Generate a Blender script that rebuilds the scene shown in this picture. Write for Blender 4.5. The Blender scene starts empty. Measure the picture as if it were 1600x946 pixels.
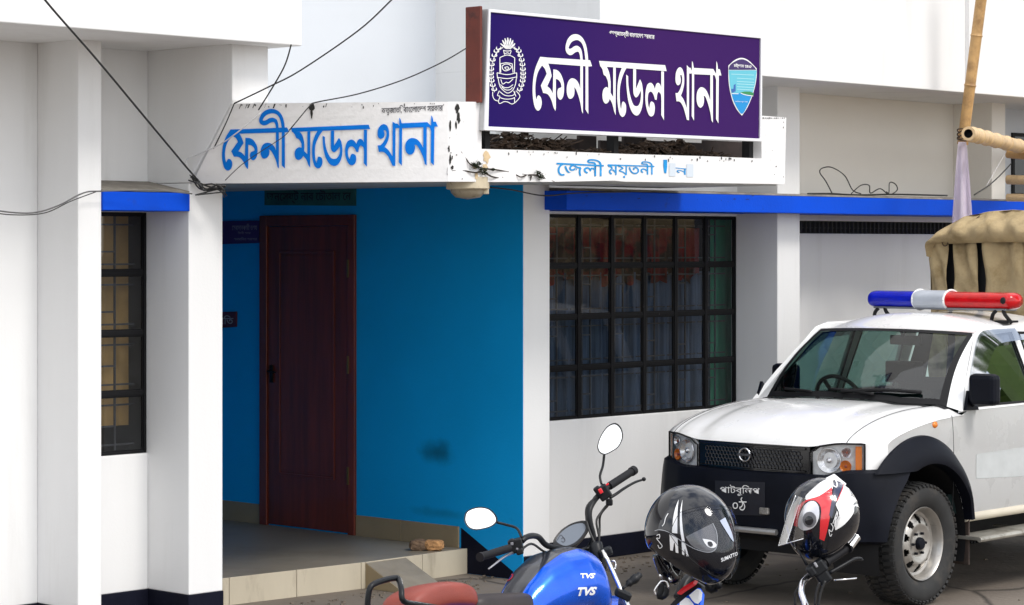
import bpy, bmesh, math, random
from mathutils import Vector, Matrix
from mathutils.bvhtree import BVHTree
from mathutils.geometry import tessellate_polygon
R = math.radians
random.seed(7)
scene = bpy.context.scene
col = scene.collection
# ------------------------------------------------------------------ camera, world, sun
FPX, HOR, CZ = 3800.0, 383.0, 2.12          # focal length in photo pixels, horizon row, eye height
cam_d = bpy.data.cameras.new('camera'); cam = bpy.data.objects.new('camera', cam_d); col.objects.link(cam)
cam.location = (0, 0, CZ); cam.rotation_euler = (R(90), 0, 0)
cam_d.sensor_width = 36; cam_d.lens = 36 * FPX / 1600; cam_d.shift_y = -(473 - HOR) / 1600
cam_d.clip_start = .1; cam_d.clip_end = 3000
scene.camera = cam
SUN_AZ, SUN_EL = R(128), R(50)              # azimuth from +Y towards +X
world = bpy.data.worlds.new('World'); scene.world = world; world.use_nodes = True
wn, wl = world.node_tree.nodes, world.node_tree.links
bg = wn['Background']; bg.inputs['Strength'].default_value = .1
sky = wn.new('ShaderNodeTexSky'); sky.sky_type = 'NISHITA'; sky.sun_disc = False
sky.sun_elevation = SUN_EL; sky.sun_rotation = SUN_AZ
tc = wn.new('ShaderNodeTexCoord'); nz = wn.new('ShaderNodeTexNoise'); nz.inputs['Scale'].default_value = 2.2
nz.inputs['Detail'].default_value = 8; nz.inputs['Roughness'].default_value = .55
rp = wn.new('ShaderNodeValToRGB'); rp.color_ramp.elements[0].position = .42; rp.color_ramp.elements[1].position = .55
rp.color_ramp.elements[0].color = (.2, .2, .2, 1)
mx = wn.new('ShaderNodeMix'); mx.data_type = 'RGBA'
mx.inputs[7].default_value = (11.4, 11.5, 11.8, 1)
wl.new(tc.outputs['Generated'], nz.inputs['Vector']); wl.new(nz.outputs[0], rp.inputs[0])
wl.new(rp.outputs[0], mx.inputs[0]); wl.new(sky.outputs[0], mx.inputs[6]); wl.new(mx.outputs[2], bg.inputs[0])
sd = bpy.data.lights.new('sun', 'SUN'); sun = bpy.data.objects.new('sun', sd); col.objects.link(sun)
sd.energy = 1.15; sd.angle = R(16); sd.color = (1, .96, .9)
sv = Vector((math.sin(SUN_AZ) * math.cos(SUN_EL), math.cos(SUN_AZ) * math.cos(SUN_EL), math.sin(SUN_EL)))
sun.rotation_euler = (-sv).to_track_quat('-Z', 'Y').to_euler()
vs = scene.view_settings; vs.view_transform = 'Standard'; vs.look = 'None'; vs.gamma = 1; vs.exposure = .76
scene.render.engine = 'CYCLES'
scene.cycles.max_bounces = 8; scene.cycles.transparent_max_bounces = 16; scene.cycles.use_denoising = True

# ------------------------------------------------------------------ photo <-> space helpers
def ray(px, py): return Vector(((px - 800) / FPX, 1, -(py - HOR) / FPX))
def atY(px, py, Y): return Vector((0, 0, CZ)) + ray(px, py) * Y
def atZ(px, py, z): return Vector((0, 0, CZ)) + ray(px, py) * ((CZ - z) * FPX / (py - HOR))
def hitp(px, py, p0, d):                    # vertical plane through p0 along d
    n = Vector((d[1], -d[0], 0)); r = ray(px, py); o = Vector((0, 0, CZ))
    return o + r * ((Vector((p0[0], p0[1], 0)) - Vector((0, 0, 0))).dot(n) / r.dot(n))
PH = R(43.5)
U = Vector((math.sin(PH), math.cos(PH), 0)); N = Vector((math.cos(PH), -math.sin(PH), 0)); C0 = Vector((.073, 15.35, 0))
def Wb(u, n, z): return C0 + U * u + N * n + Vector((0, 0, z))
def hn(px, py, n): return hitp(px, py, C0 + N * n, U)          # point on the facade-parallel plane n
def hu(px, py, u): return hitp(px, py, C0 + U * u, N)
def un(P): return ((P - C0).dot(U), (P - C0).dot(N))
def ucol(px, n): return un(hn(px, 400, n))[0]

# ------------------------------------------------------------------ object helpers
ORI = {}
def thing(name, loc, label, cat, group=None, kind=None):
    o = bpy.data.objects.new(name, None); col.objects.link(o); o.location = loc; o.empty_display_size = .1
    ORI[o] = Vector(loc); tag(o, label, cat, group, kind); return o
def tag(o, label=None, cat=None, group=None, kind=None):
    if label: o['label'] = label
    if cat: o['category'] = cat
    if group: o['group'] = group
    if kind: o['kind'] = kind
    return o
def part(name, bm, m, parent=None, M=None, smooth=False, bevel=0, label=None, sub=0):
    if M is not None: bm.transform(M)
    if parent is not None: org = ORI[parent]
    else:
        vsx = [v.co for v in bm.verts]
        org = Vector((sum(v.x for v in vsx) / len(vsx), sum(v.y for v in vsx) / len(vsx), min(v.z for v in vsx)))
    bm.transform(Matrix.Translation(-org))
    me = bpy.data.meshes.new(name); bm.to_mesh(me); bm.free()
    for mm in (m if isinstance(m, (list, tuple)) else [m]): me.materials.append(mm)
    o = bpy.data.objects.new(name, me); col.objects.link(o); ORI[o] = org
    if parent is not None: o.parent = parent
    else: o.location = org
    if smooth:
        for p in me.polygons: p.use_smooth = True
        if smooth != 'all':
            for e in me.edges: pass
            me.set_sharp_from_angle(angle=R(38))
    if bevel:
        b = o.modifiers.new('bevel', 'BEVEL'); b.width = bevel; b.segments = 2; b.limit_method = 'ANGLE'; b.angle_limit = R(40)
    if sub:
        s = o.modifiers.new('sub', 'SUBSURF'); s.levels = sub; s.render_levels = sub
    if label: o['label'] = label
    return o
def B(): return bmesh.new()
def add_poly_prism(bm, pts, vec):           # planar polygon swept along vec
    a = [bm.verts.new(p) for p in pts]; b = [bm.verts.new(Vector(p) + Vector(vec)) for p in pts]
    n = len(pts)
    tris = tessellate_polygon([[Vector(p) for p in pts]]) if n > 4 else None
    if n <= 4: bm.faces.new(a); bm.faces.new(b[::-1])
    else:
        for t in tris:
            try: bm.faces.new([a[i] for i in t]); bm.faces.new([b[i] for i in t[::-1]])
            except ValueError: pass
    for i in range(n): bm.faces.new([a[i], b[i], b[(i + 1) % n], a[(i + 1) % n]])
    bmesh.ops.recalc_face_normals(bm, faces=bm.faces)
def add_box(bm, lo, hi, M=None):
    c = [Vector((x, y, z)) for x in (lo[0], hi[0]) for y in (lo[1], hi[1]) for z in (lo[2], hi[2])]
    if M is not None: c = [M @ v for v in c]
    v = [bm.verts.new(p) for p in c]
    for f in ((0, 1, 3, 2), (4, 6, 7, 5), (0, 4, 5, 1), (2, 3, 7, 6), (0, 2, 6, 4), (1, 5, 7, 3)): bm.faces.new([v[i] for i in f])
MB = Matrix(((U.x, N.x, 0, C0.x), (U.y, N.y, 0, C0.y), (0, 0, 1, 0), (0, 0, 0, 1)))
def bbox(u0, u1, n0, n1, z0, z1, bm=None):
    bm = bm or B(); add_box(bm, (u0, n0, z0), (u1, n1, z1), MB); bmesh.ops.recalc_face_normals(bm, faces=bm.faces); return bm
def smooth_path(pts, k=6):
    P = [Vector(p) for p in pts]
    if len(P) < 3 or k < 2: return P
    out = []
    for i in range(len(P) - 1):
        a, b, c, d = P[max(i - 1, 0)], P[i], P[i + 1], P[min(i + 2, len(P) - 1)]
        for j in range(k):
            t = j / k
            out.append(.5 * ((2 * b) + (c - a) * t + (2 * a - 5 * b + 4 * c - d) * t * t + (3 * b - a - 3 * c + d) * t ** 3))
    out.append(P[-1]); return out
def add_tube(bm, pts, r, seg=8, k=1, caps=True, flat=1.0):
    P = smooth_path(pts, k); rings = []; n = len(P)
    up = None
    for i, p in enumerate(P):
        t = (P[min(i + 1, n - 1)] - P[max(i - 1, 0)]).normalized()
        if up is None:
            up = Vector((0, 0, 1)) if abs(t.z) < .9 else Vector((1, 0, 0))
        a = (up - t * up.dot(t)).normalized(); up = a; b = t.cross(a)
        rr = r(i / (n - 1)) if callable(r) else (r[min(int(i / (n - 1) * (len(r) - 1) + .5), len(r) - 1)] if isinstance(r, (list, tuple)) else r)
        rings.append([bm.verts.new(p + (a * math.cos(2 * math.pi * j / seg) + b * math.sin(2 * math.pi * j / seg) * flat) * rr) for j in range(seg)])
    for i in range(n - 1):
        for j in range(seg): bm.faces.new([rings[i][j], rings[i][(j + 1) % seg], rings[i + 1][(j + 1) % seg], rings[i + 1][j]])
    if caps: bm.faces.new(rings[0][::-1]); bm.faces.new(rings[-1])
    return bm
def add_lathe(bm, prof, M=None, seg=32, closed=False, sx=1, sy=1):   # prof (r, h) around local Z
    M = M or Matrix(); rings = []
    for r, h in prof: rings.append([bm.verts.new(M @ Vector((r * sx * math.cos(2 * math.pi * j / seg), r * sy * math.sin(2 * math.pi * j / seg), h))) for j in range(seg)] if r > 1e-6 else [bm.verts.new(M @ Vector((0, 0, h)))])
    L = len(rings)
    for i in range(L if closed else L - 1):
        a, b = rings[i], rings[(i + 1) % L]
        for j in range(seg):
            q = (j + 1) % seg
            if len(a) == 1 and len(b) == 1: continue
            if len(a) == 1: bm.faces.new([a[0], b[j], b[q]])
            elif len(b) == 1: bm.faces.new([a[j], a[q], b[0]])
            else: bm.faces.new([a[j], a[q], b[q], b[j]])
    bmesh.ops.recalc_face_normals(bm, faces=bm.faces); return bm
def add_grid(bm, f, nu, nv, cu=False):      # f(u,v) -> point
    g = [[bm.verts.new(f(i / nu, j / nv)) for j in range(nv + 1)] for i in range(nu + (0 if cu else 1))]
    L = len(g)
    for i in range(nu):
        for j in range(nv): bm.faces.new([g[i][j], g[(i + 1) % L][j], g[(i + 1) % L][j + 1], g[i][j + 1]])
    return g
def mesh_join(bm, other): 
    me = bpy.data.meshes.new('t'); other.to_mesh(me); other.free(); bm.from_mesh(me); bpy.data.meshes.remove(me)

# ------------------------------------------------------------------ decals: paint laid on a real surface
_bvh = {}
def bvh(o):
    if o not in _bvh:
        me = o.data; _bvh[o] = BVHTree.FromPolygons([v.co + ORI[o] for v in me.vertices], [p.vertices[:] for p in me.polygons])
    return _bvh[o]
def cast(o, px, py, off=.003):
    t = bvh(o); d = ray(px, py).normalized(); loc, nr, i, dist = t.ray_cast(Vector((0, 0, CZ)), d)
    if loc is None:
        loc, nr, i, dist = t.find_nearest(Vector((0, 0, CZ)) + ray(px, py) * FPX / FPX * (ORI[o].y))
    if nr.dot(d) > 0: nr = -nr
    return loc + nr * off
def in_poly(x, y, P):
    c = False; j = len(P) - 1
    for i in range(len(P)):
        if (P[i][1] > y) != (P[j][1] > y) and x < (P[j][0] - P[i][0]) * (y - P[i][1]) / (P[j][1] - P[i][1]) + P[i][0]: c = not c
        j = i
    return c
def rounded(P, k=5):                        # closed catmull-rom, points with a third value are corners
    n = len(P); out = []
    for i in range(n):
        b, c = P[i], P[(i + 1) % n]
        a = b if len(b) > 2 else P[i - 1]; d = c if len(c) > 2 else P[(i + 2) % n]
        a, b2, c2, d = [Vector((q[0], q[1])) for q in (a, b, c, d)]
        if len(b) > 2 and len(c) > 2: out.append(b2); continue
        for j in range(k):
            t = j / k
            out.append(.5 * ((2 * b2) + (c2 - a) * t + (2 * a - 5 * b2 + 4 * c2 - d) * t * t + (3 * b2 - a - 3 * c2 + d) * t ** 3))
    return out
def add_decal(bm, target, P, off=.003, cuts=0):
    b2 = B(); tris = tessellate_polygon([[Vector((p[0], p[1], 0)) for p in P]])
    vs_ = [b2.verts.new((p[0], p[1], 0)) for p in P]
    for t in tris:
        try: b2.faces.new([vs_[i] for i in t])
        except ValueError: pass
    if cuts: bmesh.ops.triangulate(b2, faces=b2.faces[:]); bmesh.ops.subdivide_edges(b2, edges=b2.edges[:], cuts=cuts, use_grid_fill=True)
    for v in b2.verts: v.co = cast(target, v.co.x, v.co.y, off)
    mesh_join(bm, b2)
def ribbon(P, w, k=5):
    Q = smooth_path([Vector((p[0], p[1], 0)) for p in P], k); L, Rr = [], []
    n = len(Q)
    for i, p in enumerate(Q):
        t = (Q[min(i + 1, n - 1)] - Q[max(i - 1, 0)]); t = t.normalized() if t.length else Vector((1, 0, 0))
        m = Vector((-t.y, t.x, 0)); ww = (w(i / (n - 1)) if callable(w) else w) / 2
        L.append(p + m * ww); Rr.append(p - m * ww)
    return L, Rr
def add_ribbon(bm, target, P, w, off=.003, k=5):
    L, Rr = ribbon(P, w, k)
    a = [bm.verts.new(cast(target, p.x, p.y, off)) for p in L]; b = [bm.verts.new(cast(target, p.x, p.y, off)) for p in Rr]
    for i in range(len(a) - 1): bm.faces.new([a[i], a[i + 1], b[i + 1], b[i]])
def text_mesh(s, bold=0.0, shear=0.0):
    cu = bpy.data.curves.new('t', 'FONT'); cu.body = s; cu.offset = bold; cu.shear = shear; cu.resolution_u = 3
    o = bpy.data.objects.new('t', cu); col.objects.link(o); bpy.context.view_layer.update()
    me = bpy.data.meshes.new_from_object(o.evaluated_get(bpy.context.evaluated_depsgraph_get()))
    bpy.data.objects.remove(o); bpy.data.curves.remove(cu); return me
def add_text(bm, target, s, q, bold=0.0, off=.003, shear=0.0):
    """text fitted into photo quad q = (TL, TR, BR, BL)"""
    me = text_mesh(s, bold, shear)
    xs = [v.co.x for v in me.vertices]; ys = [v.co.y for v in me.vertices]
    if not xs: return
    x0, x1, y0, y1 = min(xs), max(xs), min(ys), max(ys); TL, TR, BR, BL = [Vector(p) for p in q]
    b2 = B(); b2.from_mesh(me); bpy.data.meshes.remove(me)
    for v in b2.verts:
        a = (v.co.x - x0) / (x1 - x0); b = (v.co.y - y0) / (y1 - y0)
        p = (BL * (1 - a) + BR * a) * (1 - b) + (TL * (1 - a) + TR * a) * b
        v.co = cast(target, p.x, p.y, off)
    mesh_join(bm, b2)

# ------------------------------------------------------------------ materials
def mat(name, c, rough=.6, metal=0, var=0, vs_=3, bump=0, bs=60, coat=0, spec=.5, dirt=None, ds=2, dlo=.55, dhi=.7, stretch=None, trans=0, alpha=1, sheen=0):
    m = bpy.data.materials.new(name); m.use_nodes = True; n, l = m.node_tree.nodes, m.node_tree.links
    p = n['Principled BSDF']; p.inputs['Base Color'].default_value = (*c, 1); p.inputs['Roughness'].default_value = rough
    p.inputs['Metallic'].default_value = metal; p.inputs['Coat Weight'].default_value = coat; p.inputs['Coat Roughness'].default_value = .05
    p.inputs['Specular IOR Level'].default_value = spec; p.inputs['Transmission Weight'].default_value = trans
    if sheen: p.inputs['Sheen Weight'].default_value = sheen
    g = n.new('ShaderNodeNewGeometry'); vec = g.outputs['Position']
    if stretch:
        mp = n.new('ShaderNodeMapping'); mp.inputs['Scale'].default_value = stretch; l.new(vec, mp.inputs[0]); vec2 = mp.outputs[0]
    else: vec2 = vec
    colr = None
    if var:
        z = n.new('ShaderNodeTexNoise'); z.inputs['Scale'].default_value = vs_; z.inputs['Detail'].default_value = 7; z.inputs['Roughness'].default_value = .6; l.new(vec2, z.inputs['Vector'])
        x = n.new('ShaderNodeMix'); x.data_type = 'RGBA'; mr = n.new('ShaderNodeMapRange'); mr.inputs[1].default_value = .3; mr.inputs[2].default_value = .7
        l.new(z.outputs[0], mr.inputs[0]); l.new(mr.outputs[0], x.inputs[0])
        x.inputs[6].default_value = (*[v * (1 - var) for v in c], 1); x.inputs[7].default_value = (*[min(1, v * (1 + var)) for v in c], 1)
        colr = x.outputs[2]
        mr2 = n.new('ShaderNodeMapRange'); mr2.inputs[3].default_value = max(0, rough - .12); mr2.inputs[4].default_value = min(1, rough + .12); l.new(z.outputs[0], mr2.inputs[0]); l.new(mr2.outputs[0], p.inputs['Roughness'])
    if dirt:
        z2 = n.new('ShaderNodeTexNoise'); z2.inputs['Scale'].default_value = ds; z2.inputs['Detail'].default_value = 9; z2.inputs['Roughness'].default_value = .65; l.new(vec2, z2.inputs['Vector'])
        mr = n.new('ShaderNodeMapRange'); mr.inputs[1].default_value = dlo; mr.inputs[2].default_value = dhi; l.new(z2.outputs[0], mr.inputs[0])
        x = n.new('ShaderNodeMix'); x.data_type = 'RGBA'; l.new(mr.outputs[0], x.inputs[0]); x.inputs[7].default_value = (*dirt, 1)
        if colr is not None: l.new(colr, x.inputs[6])
        else: x.inputs[6].default_value = (*c, 1)
        colr = x.outputs[2]
    if colr is not None: l.new(colr, p.inputs['Base Color'])
    if bump:
        z3 = n.new('ShaderNodeTexNoise'); z3.inputs['Scale'].default_value = bs; z3.inputs['Detail'].default_value = 5; l.new(vec, z3.inputs['Vector'])
        bp_ = n.new('ShaderNodeBump'); bp_.inputs['Strength'].default_value = bump; bp_.inputs['Distance'].default_value = .01; l.new(z3.outputs[0], bp_.inputs['Height']); l.new(bp_.outputs[0], p.inputs['Normal'])
    return m
def glass(name, tint, rough=.02, f=.1, fedge=.5):
    m = bpy.data.materials.new(name); m.use_nodes = True; n, l = m.node_tree.nodes, m.node_tree.links
    n.remove(n['Principled BSDF']); out = n['Material Output']
    t = n.new('ShaderNodeBsdfTransparent'); t.inputs[0].default_value = (*tint, 1); g = n.new('ShaderNodeBsdfGlossy'); g.inputs['Roughness'].default_value = rough
    lw = n.new('ShaderNodeLayerWeight'); lw.inputs[0].default_value = .35; mr = n.new('ShaderNodeMapRange'); mr.inputs[3].default_value = f; mr.inputs[4].default_value = fedge
    l.new(lw.outputs['Fresnel'], mr.inputs[0]); x = n.new('ShaderNodeMixShader'); l.new(mr.outputs[0], x.inputs[0]); l.new(t.outputs[0], x.inputs[1]); l.new(g.outputs[0], x.inputs[2]); l.new(x.outputs[0], out.inputs[0])
    return m
M_white = mat('white_plaster', (.80, .80, .795), .75, var=.025, vs_=1.3, bump=.07, bs=70, dirt=(.69, .685, .67), ds=1.5, dlo=.54, dhi=.8, stretch=(2.2, 2.2, .25))
M_whiteold = mat('weathered_white_plaster', (.80, .79, .78), .8, var=.03, vs_=2, bump=.15, bs=50, dirt=(.30, .28, .25), ds=3.2, dlo=.66, dhi=.84, stretch=(1.6, 1.6, .5))
M_grey = mat('pale_grey_plaster', (.66, .69, .73), .8, var=.03, vs_=.8, bump=.06, bs=70)
M_beige = mat('cream_plaster', (.85, .82, .76), .8, var=.03, vs_=.8, bump=.06, bs=70)
M_blue = mat('teal_blue_wall_paint', (.0, .37, .80), .6, spec=.3, var=.06, vs_=1.1, bump=.15, bs=70)
M_band = mat('royal_blue_paint', (.0, .07, .62), .6, spec=.15, var=.08, vs_=3, bump=.15, bs=60, dirt=(.02, .05, .3), ds=6, dlo=.62, dhi=.8)
M_black = mat('navy_black_paint', (.006, .007, .016), .7, spec=.12, var=.2, vs_=4, bump=.2, bs=50, dirt=(.03, .03, .032), ds=5, dlo=.65, dhi=.85)
M_frame = mat('black_iron_frame', (.006, .006, .007), .55, spec=.2, dirt=(.10, .095, .09), ds=16, dlo=.68, dhi=.75)
M_grille = mat('grey_iron_grille', (.05, .05, .055), .6)
M_glassw = glass('window_glass', (.78, .82, .85), .03, .05, .45)
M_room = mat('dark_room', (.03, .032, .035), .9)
M_door = mat('dark_maroon_wood', (.14, .022, .009), .38, var=.35, vs_=3, stretch=(6, 6, .5), coat=.2)
M_tile2 = mat('brown_tile', (.31, .235, .135), .4, var=.08, vs_=4, dirt=(.2, .15, .09), ds=3, dlo=.55, dhi=.8)
M_tile = mat('tan_tile', (.53, .47, .36), .35, var=.05, vs_=4, dirt=(.22, .18, .13), ds=3, dlo=.55, dhi=.8, stretch=(2, 2, .5))
M_floor = mat('grey_cement_floor', (.24, .21, .165), .45, var=.14, vs_=1.4, bump=.15, bs=30, dirt=(.13, .11, .08), ds=1.6, dlo=.5, dhi=.8)
M_joint = mat('dark_joint', (.12, .1, .08), .9)
M_cable = mat('black_cable', (.015, .015, .015), .5)
M_mould = mat('black_mould', (.02, .02, .018), .95)
M_rust = mat('rust_stain', (.45, .25, .10), .9, var=.3, vs_=30)
M_lblue = mat('sky_blue_lettering', (.0, .17, .66), .6, spec=.15, var=.06, vs_=5)
M_lblue2 = mat('pale_blue_lettering', (.0, .26, .62), .6, var=.15, vs_=20)
M_wpaint = mat('white_lettering', (.85, .85, .84), .45)
M_dtext = mat('dark_lettering', (.02, .02, .03), .7)

def add_smudge(m, c, r, colr, amt):
    n, l = m.node_tree.nodes, m.node_tree.links; p = n['Principled BSDF']; g = n.new('ShaderNodeNewGeometry'); s = n.new('ShaderNodeVectorMath'); s.operation = 'SUBTRACT'; s.inputs[1].default_value = c; l.new(g.outputs['Position'], s.inputs[0])
    d = n.new('ShaderNodeVectorMath'); d.operation = 'DIVIDE'; d.inputs[1].default_value = r; l.new(s.outputs[0], d.inputs[0]); q = n.new('ShaderNodeVectorMath'); q.operation = 'LENGTH'; l.new(d.outputs[0], q.inputs[0])
    z = n.new('ShaderNodeTexNoise'); z.inputs['Scale'].default_value = 9; z.inputs['Detail'].default_value = 5; l.new(g.outputs['Position'], z.inputs[0]); a = n.new('ShaderNodeMath'); a.operation = 'MULTIPLY_ADD'; a.inputs[1].default_value = .9; l.new(z.outputs[0], a.inputs[0]); l.new(q.outputs['Value'], a.inputs[2])
    mr = n.new('ShaderNodeMapRange'); mr.interpolation_type = 'SMOOTHSTEP'; mr.inputs[1].default_value = 1.45; mr.inputs[2].default_value = .5; mr.inputs[3].default_value = 0; mr.inputs[4].default_value = amt; l.new(a.outputs[0], mr.inputs[0])
    x = n.new('ShaderNodeMix'); x.data_type = 'RGBA'; l.new(mr.outputs[0], x.inputs[0]); l.new(p.inputs['Base Color'].links[0].from_socket, x.inputs[6]); x.inputs[7].default_value = (*colr, 1); l.new(x.outputs[2], p.inputs['Base Color'])
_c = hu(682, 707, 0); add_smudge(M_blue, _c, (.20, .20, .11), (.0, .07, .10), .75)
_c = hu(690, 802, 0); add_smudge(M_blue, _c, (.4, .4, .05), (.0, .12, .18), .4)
_c = hn(1085, 662, -.36); add_smudge(M_white, _c, (.24, .24, .06), (.22, .22, .23), .55)
_c = hn(1100, 700, -.36); add_smudge(M_white, _c, (.5, .5, .2), (.5, .5, .52), .4)
# ground ------------------------------------------------------------
def ground_mat():
    m = mat('worn_concrete_pavement', (.17, .142, .115), .75, var=.25, vs_=.7, bump=.6, bs=22, dirt=(.065, .055, .045), ds=.55, dlo=.50, dhi=.72)
    n, l = m.node_tree.nodes, m.node_tree.links
    g = n.new('ShaderNodeNewGeometry'); mp = n.new('ShaderNodeMapping'); mp.inputs['Rotation'].default_value = (0, 0, R(46.5)); mp.inputs['Scale'].default_value = (.7, .45, 1)
    z = n.new('ShaderNodeTexNoise'); z.inputs['Scale'].default_value = 3; z.inputs['Detail'].default_value = 4
    ad = n.new('ShaderNodeMix'); ad.data_type = 'VECTOR'; ad.inputs[0].default_value = .12
    v = n.new('ShaderNodeTexVoronoi'); v.feature = 'DISTANCE_TO_EDGE'; v.inputs['Scale'].default_value = .8
    l.new(g.outputs['Position'], mp.inputs[0]); l.new(mp.outputs[0], ad.inputs[4]); l.new(mp.outputs[0], z.inputs['Vector']); l.new(z.outputs['Color'], ad.inputs[5]); l.new(ad.outputs[1], v.inputs['Vector'])
    mr = n.new('ShaderNodeMapRange'); mr.inputs[1].default_value = 0; mr.inputs[2].default_value = .012; l.new(v.outputs[0], mr.inputs[0])
    p = n['Principled BSDF']; src = p.inputs['Base Color'].links[0].from_socket
    x = n.new('ShaderNodeMix'); x.data_type = 'RGBA'; x.blend_type = 'MULTIPLY'; x.inputs[0].default_value = .75; l.new(src, x.inputs[6]); l.new(mr.outputs[0], x.inputs[7]); l.new(x.outputs[2], p.inputs['Base Color'])
    return m
bm = B(); add_grid(bm, lambda a, b: Vector((-400 + 800 * a, -400 + 800 * b, 0)), 4, 4)
part('ground', bm, ground_mat()).update_tag(); tag(bpy.data.objects['ground'], 'worn grey brown concrete yard in front of the police station', None, None, 'structure')
# ================================================================== THE STATION BUILDING
bld = thing('station_building', C0, 'white police station with blue porch wall, black gridded windows and blue sunshades', 'building')
UL0, UL1 = -2.692, -2.451                   # the pilaster left of the porch
UR0, UR1 = 2.632, 2.896                     # the pilaster right of the big window
def pb(name, m, *a, **k): return part(name, bbox(*a), m, bld, bevel=k.pop('bevel', .006), **k)
# window walls and piers
pb('pilaster', M_white, 0, .245, -.40, 0, .15, 2.56)
pb('pilaster', M_white, UR0, UR1, -.42, 0, .15, 3.252)
pb('pilaster', M_white, 5.98, 6.2, -.42, 0, .15, 2.34)
UP3 = ucol(1550, 0)
pb('pilaster', M_beige, UP3, UP3 + .2, -.42, -.001, 2.46, 3.252)
pb('wall', M_white, .24, UR0, -.56, -.36, .15, .955)
pb('wall', M_white, .24, UR0, -.56, -.36, 2.325, 3.252)
pb('wall', M_white, UR1, 9, -.56, -.36, .15, 2.205)
pb('wall', M_white, UR1, 9, -.56, -.36, 2.30, 2.36)
pb('wall', M_beige, UR1, UP3, -.56, -.358, 2.36, 3.252)
pb('wall', M_grey, UP3 + .2, 9, -.56, -.36, 2.36, 3.252)
# left bays
pb('pilaster', M_white, UL0, UL1, -.42, 0, .19, 2.46)
pb('pilaster', M_white, -3.438, -3.285, -.42, 0, .19, 3.21)
pb('wall', M_white, -3.285, UL0, -.56, -.36, .19, .953)
pb('wall', M_white, -3.285, UL0, -.56, -.36, 2.303, 3.21)
pb('wall', M_white, -9, -3.438, -.56, -.36, .19, 3.21)
# deep pier above the porch corner, its foot sloping out
bm = B(); add_poly_prism(bm, [Wb(UL0, n, z) for n, z in ((-.42, 2.462), (.0, 2.462), (.37, 2.90), (.37, 3.21), (-.42, 3.21))], U * (UL1 + .015 - UL0)); part('pier', bm, M_white, bld, bevel=.006)
# plinths
for a in ((-9, -3.436, -.565, -.354, 0, .19), (-3.442, -3.281, -.42, .004, 0, .19), (-3.281, UL0 - .004, -.565, -.354, 0, .19), (UL0 - .004, UL1 + .004, -.42, .004, 0, .19),
          (.004, .249, -.4, .004, 0, .15), (.249, UR0 - .004, -.565, -.354, 0, .15), (UR0 - .004, UR1 + .004, -.42, .004, 0, .15), (UR1 + .004, 9, -.565, -.354, 0, .15)):
    pb('plinth', M_black, *a, bevel=.004)
# upper storeys
pb('upper_storey', M_white, -9, -2.349, -1.0, .55, 3.205, 6.5)
pb('upper_storey', M_white, .108, 9.5, -1.0, .55, 3.247, 6.5)
pb('upper_wall', M_grey, -2.36, .12, -1.1, -.9, 2.62, 6.5); pb('upper_wall', M_white, .1085, .3, -.9, -.35, 2.605, 3.25, bevel=0)
bm = bbox(4.19, 4.215, .55, .585, 3.25, 6.5); part('drainpipe', bm, M_white, bld)
# vent slot full of louvre bars
bm = B()
for i in range(46): bbox(UR1 + .005 + i * .055, UR1 + .012 + i * .055, -.42, -.40, 2.207, 2.298, bm)
bbox(UR1, 5.6, -.43, -.42, 2.245, 2.252, bm); part('vent_grille', bm, M_grille, bld)
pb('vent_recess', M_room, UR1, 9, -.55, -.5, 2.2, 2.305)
# sunshades
def shade(u0, u1, n1, z0, zt, zb, nb=-.358):
    bm = B(); add_poly_prism(bm, [Wb(u0, n, z) for n, z in ((nb, z0), (n1, z0), (n1, zt), (nb, zb))], U * (u1 - u0)); return bm
M_dirtytop = mat('grimy_cement', (.22, .2, .17), .9, var=.4, vs_=8)
s1 = part('sunshade', shade(.195, 9, .19, 2.343, 2.463, 2.47), M_band, bld, bevel=.004)
s2 = part('sunshade', shade(-3.283, UL0 - .002, .012, 2.305, 2.405, 2.43), M_band, bld, bevel=.004)
bm = B(); add_poly_prism(bm, [Wb(-3.283, n, z) for n, z in ((-.357, 2.436), (.008, 2.409), (.008, 2.416), (-.357, 2.476))], U * (UL0 + 3.281)); part('sunshade_top', bm, M_dirtytop, bld)
bm = B(); add_poly_prism(bm, [Wb(.25, n, z) for n, z in ((-.357, 2.472), (.17, 2.466), (.165, 2.478), (-.357, 2.50))], U * 8); part('sunshade_top', bm, M_dirtytop, bld)
# porch: blue wall, back, ceiling
D1 = Vector((-1.74, 16.9, 0)); 
blue = part('blue_wall', bbox(-.003, .12, -3.4, -.004, .0, 2.56), M_blue, bld)
pb('porch_back_wall', M_blue, -2.6, 0, -3.6, -3.4, 0, 2.56)
pb('porch_side_wall', M_blue, UL0 + .04, UL1 - .002, -3.4, -.42, 0, 2.5)
# rooms behind the windows
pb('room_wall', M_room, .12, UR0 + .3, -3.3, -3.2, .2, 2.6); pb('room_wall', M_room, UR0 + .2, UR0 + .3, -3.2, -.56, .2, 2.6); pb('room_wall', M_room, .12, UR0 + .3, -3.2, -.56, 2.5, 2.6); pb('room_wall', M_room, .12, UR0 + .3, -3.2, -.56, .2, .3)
pb('room_wall', M_room, UL0 + .002, UL0 + .038, -2.1, -.422, .3, 2.5); pb('room_wall', M_room, -4, UL0 - .1, -2.2, -2.1, .3, 2.6); pb('room_wall', M_room, -4, -3.9, -2.1, -.56, .3, 2.6); pb('room_wall', M_room, -4, UL0, -2.1, -.56, 2.5, 2.6); pb('room_wall', M_room, -4, UL0, -2.1, -.56, .3, .4)
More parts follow.
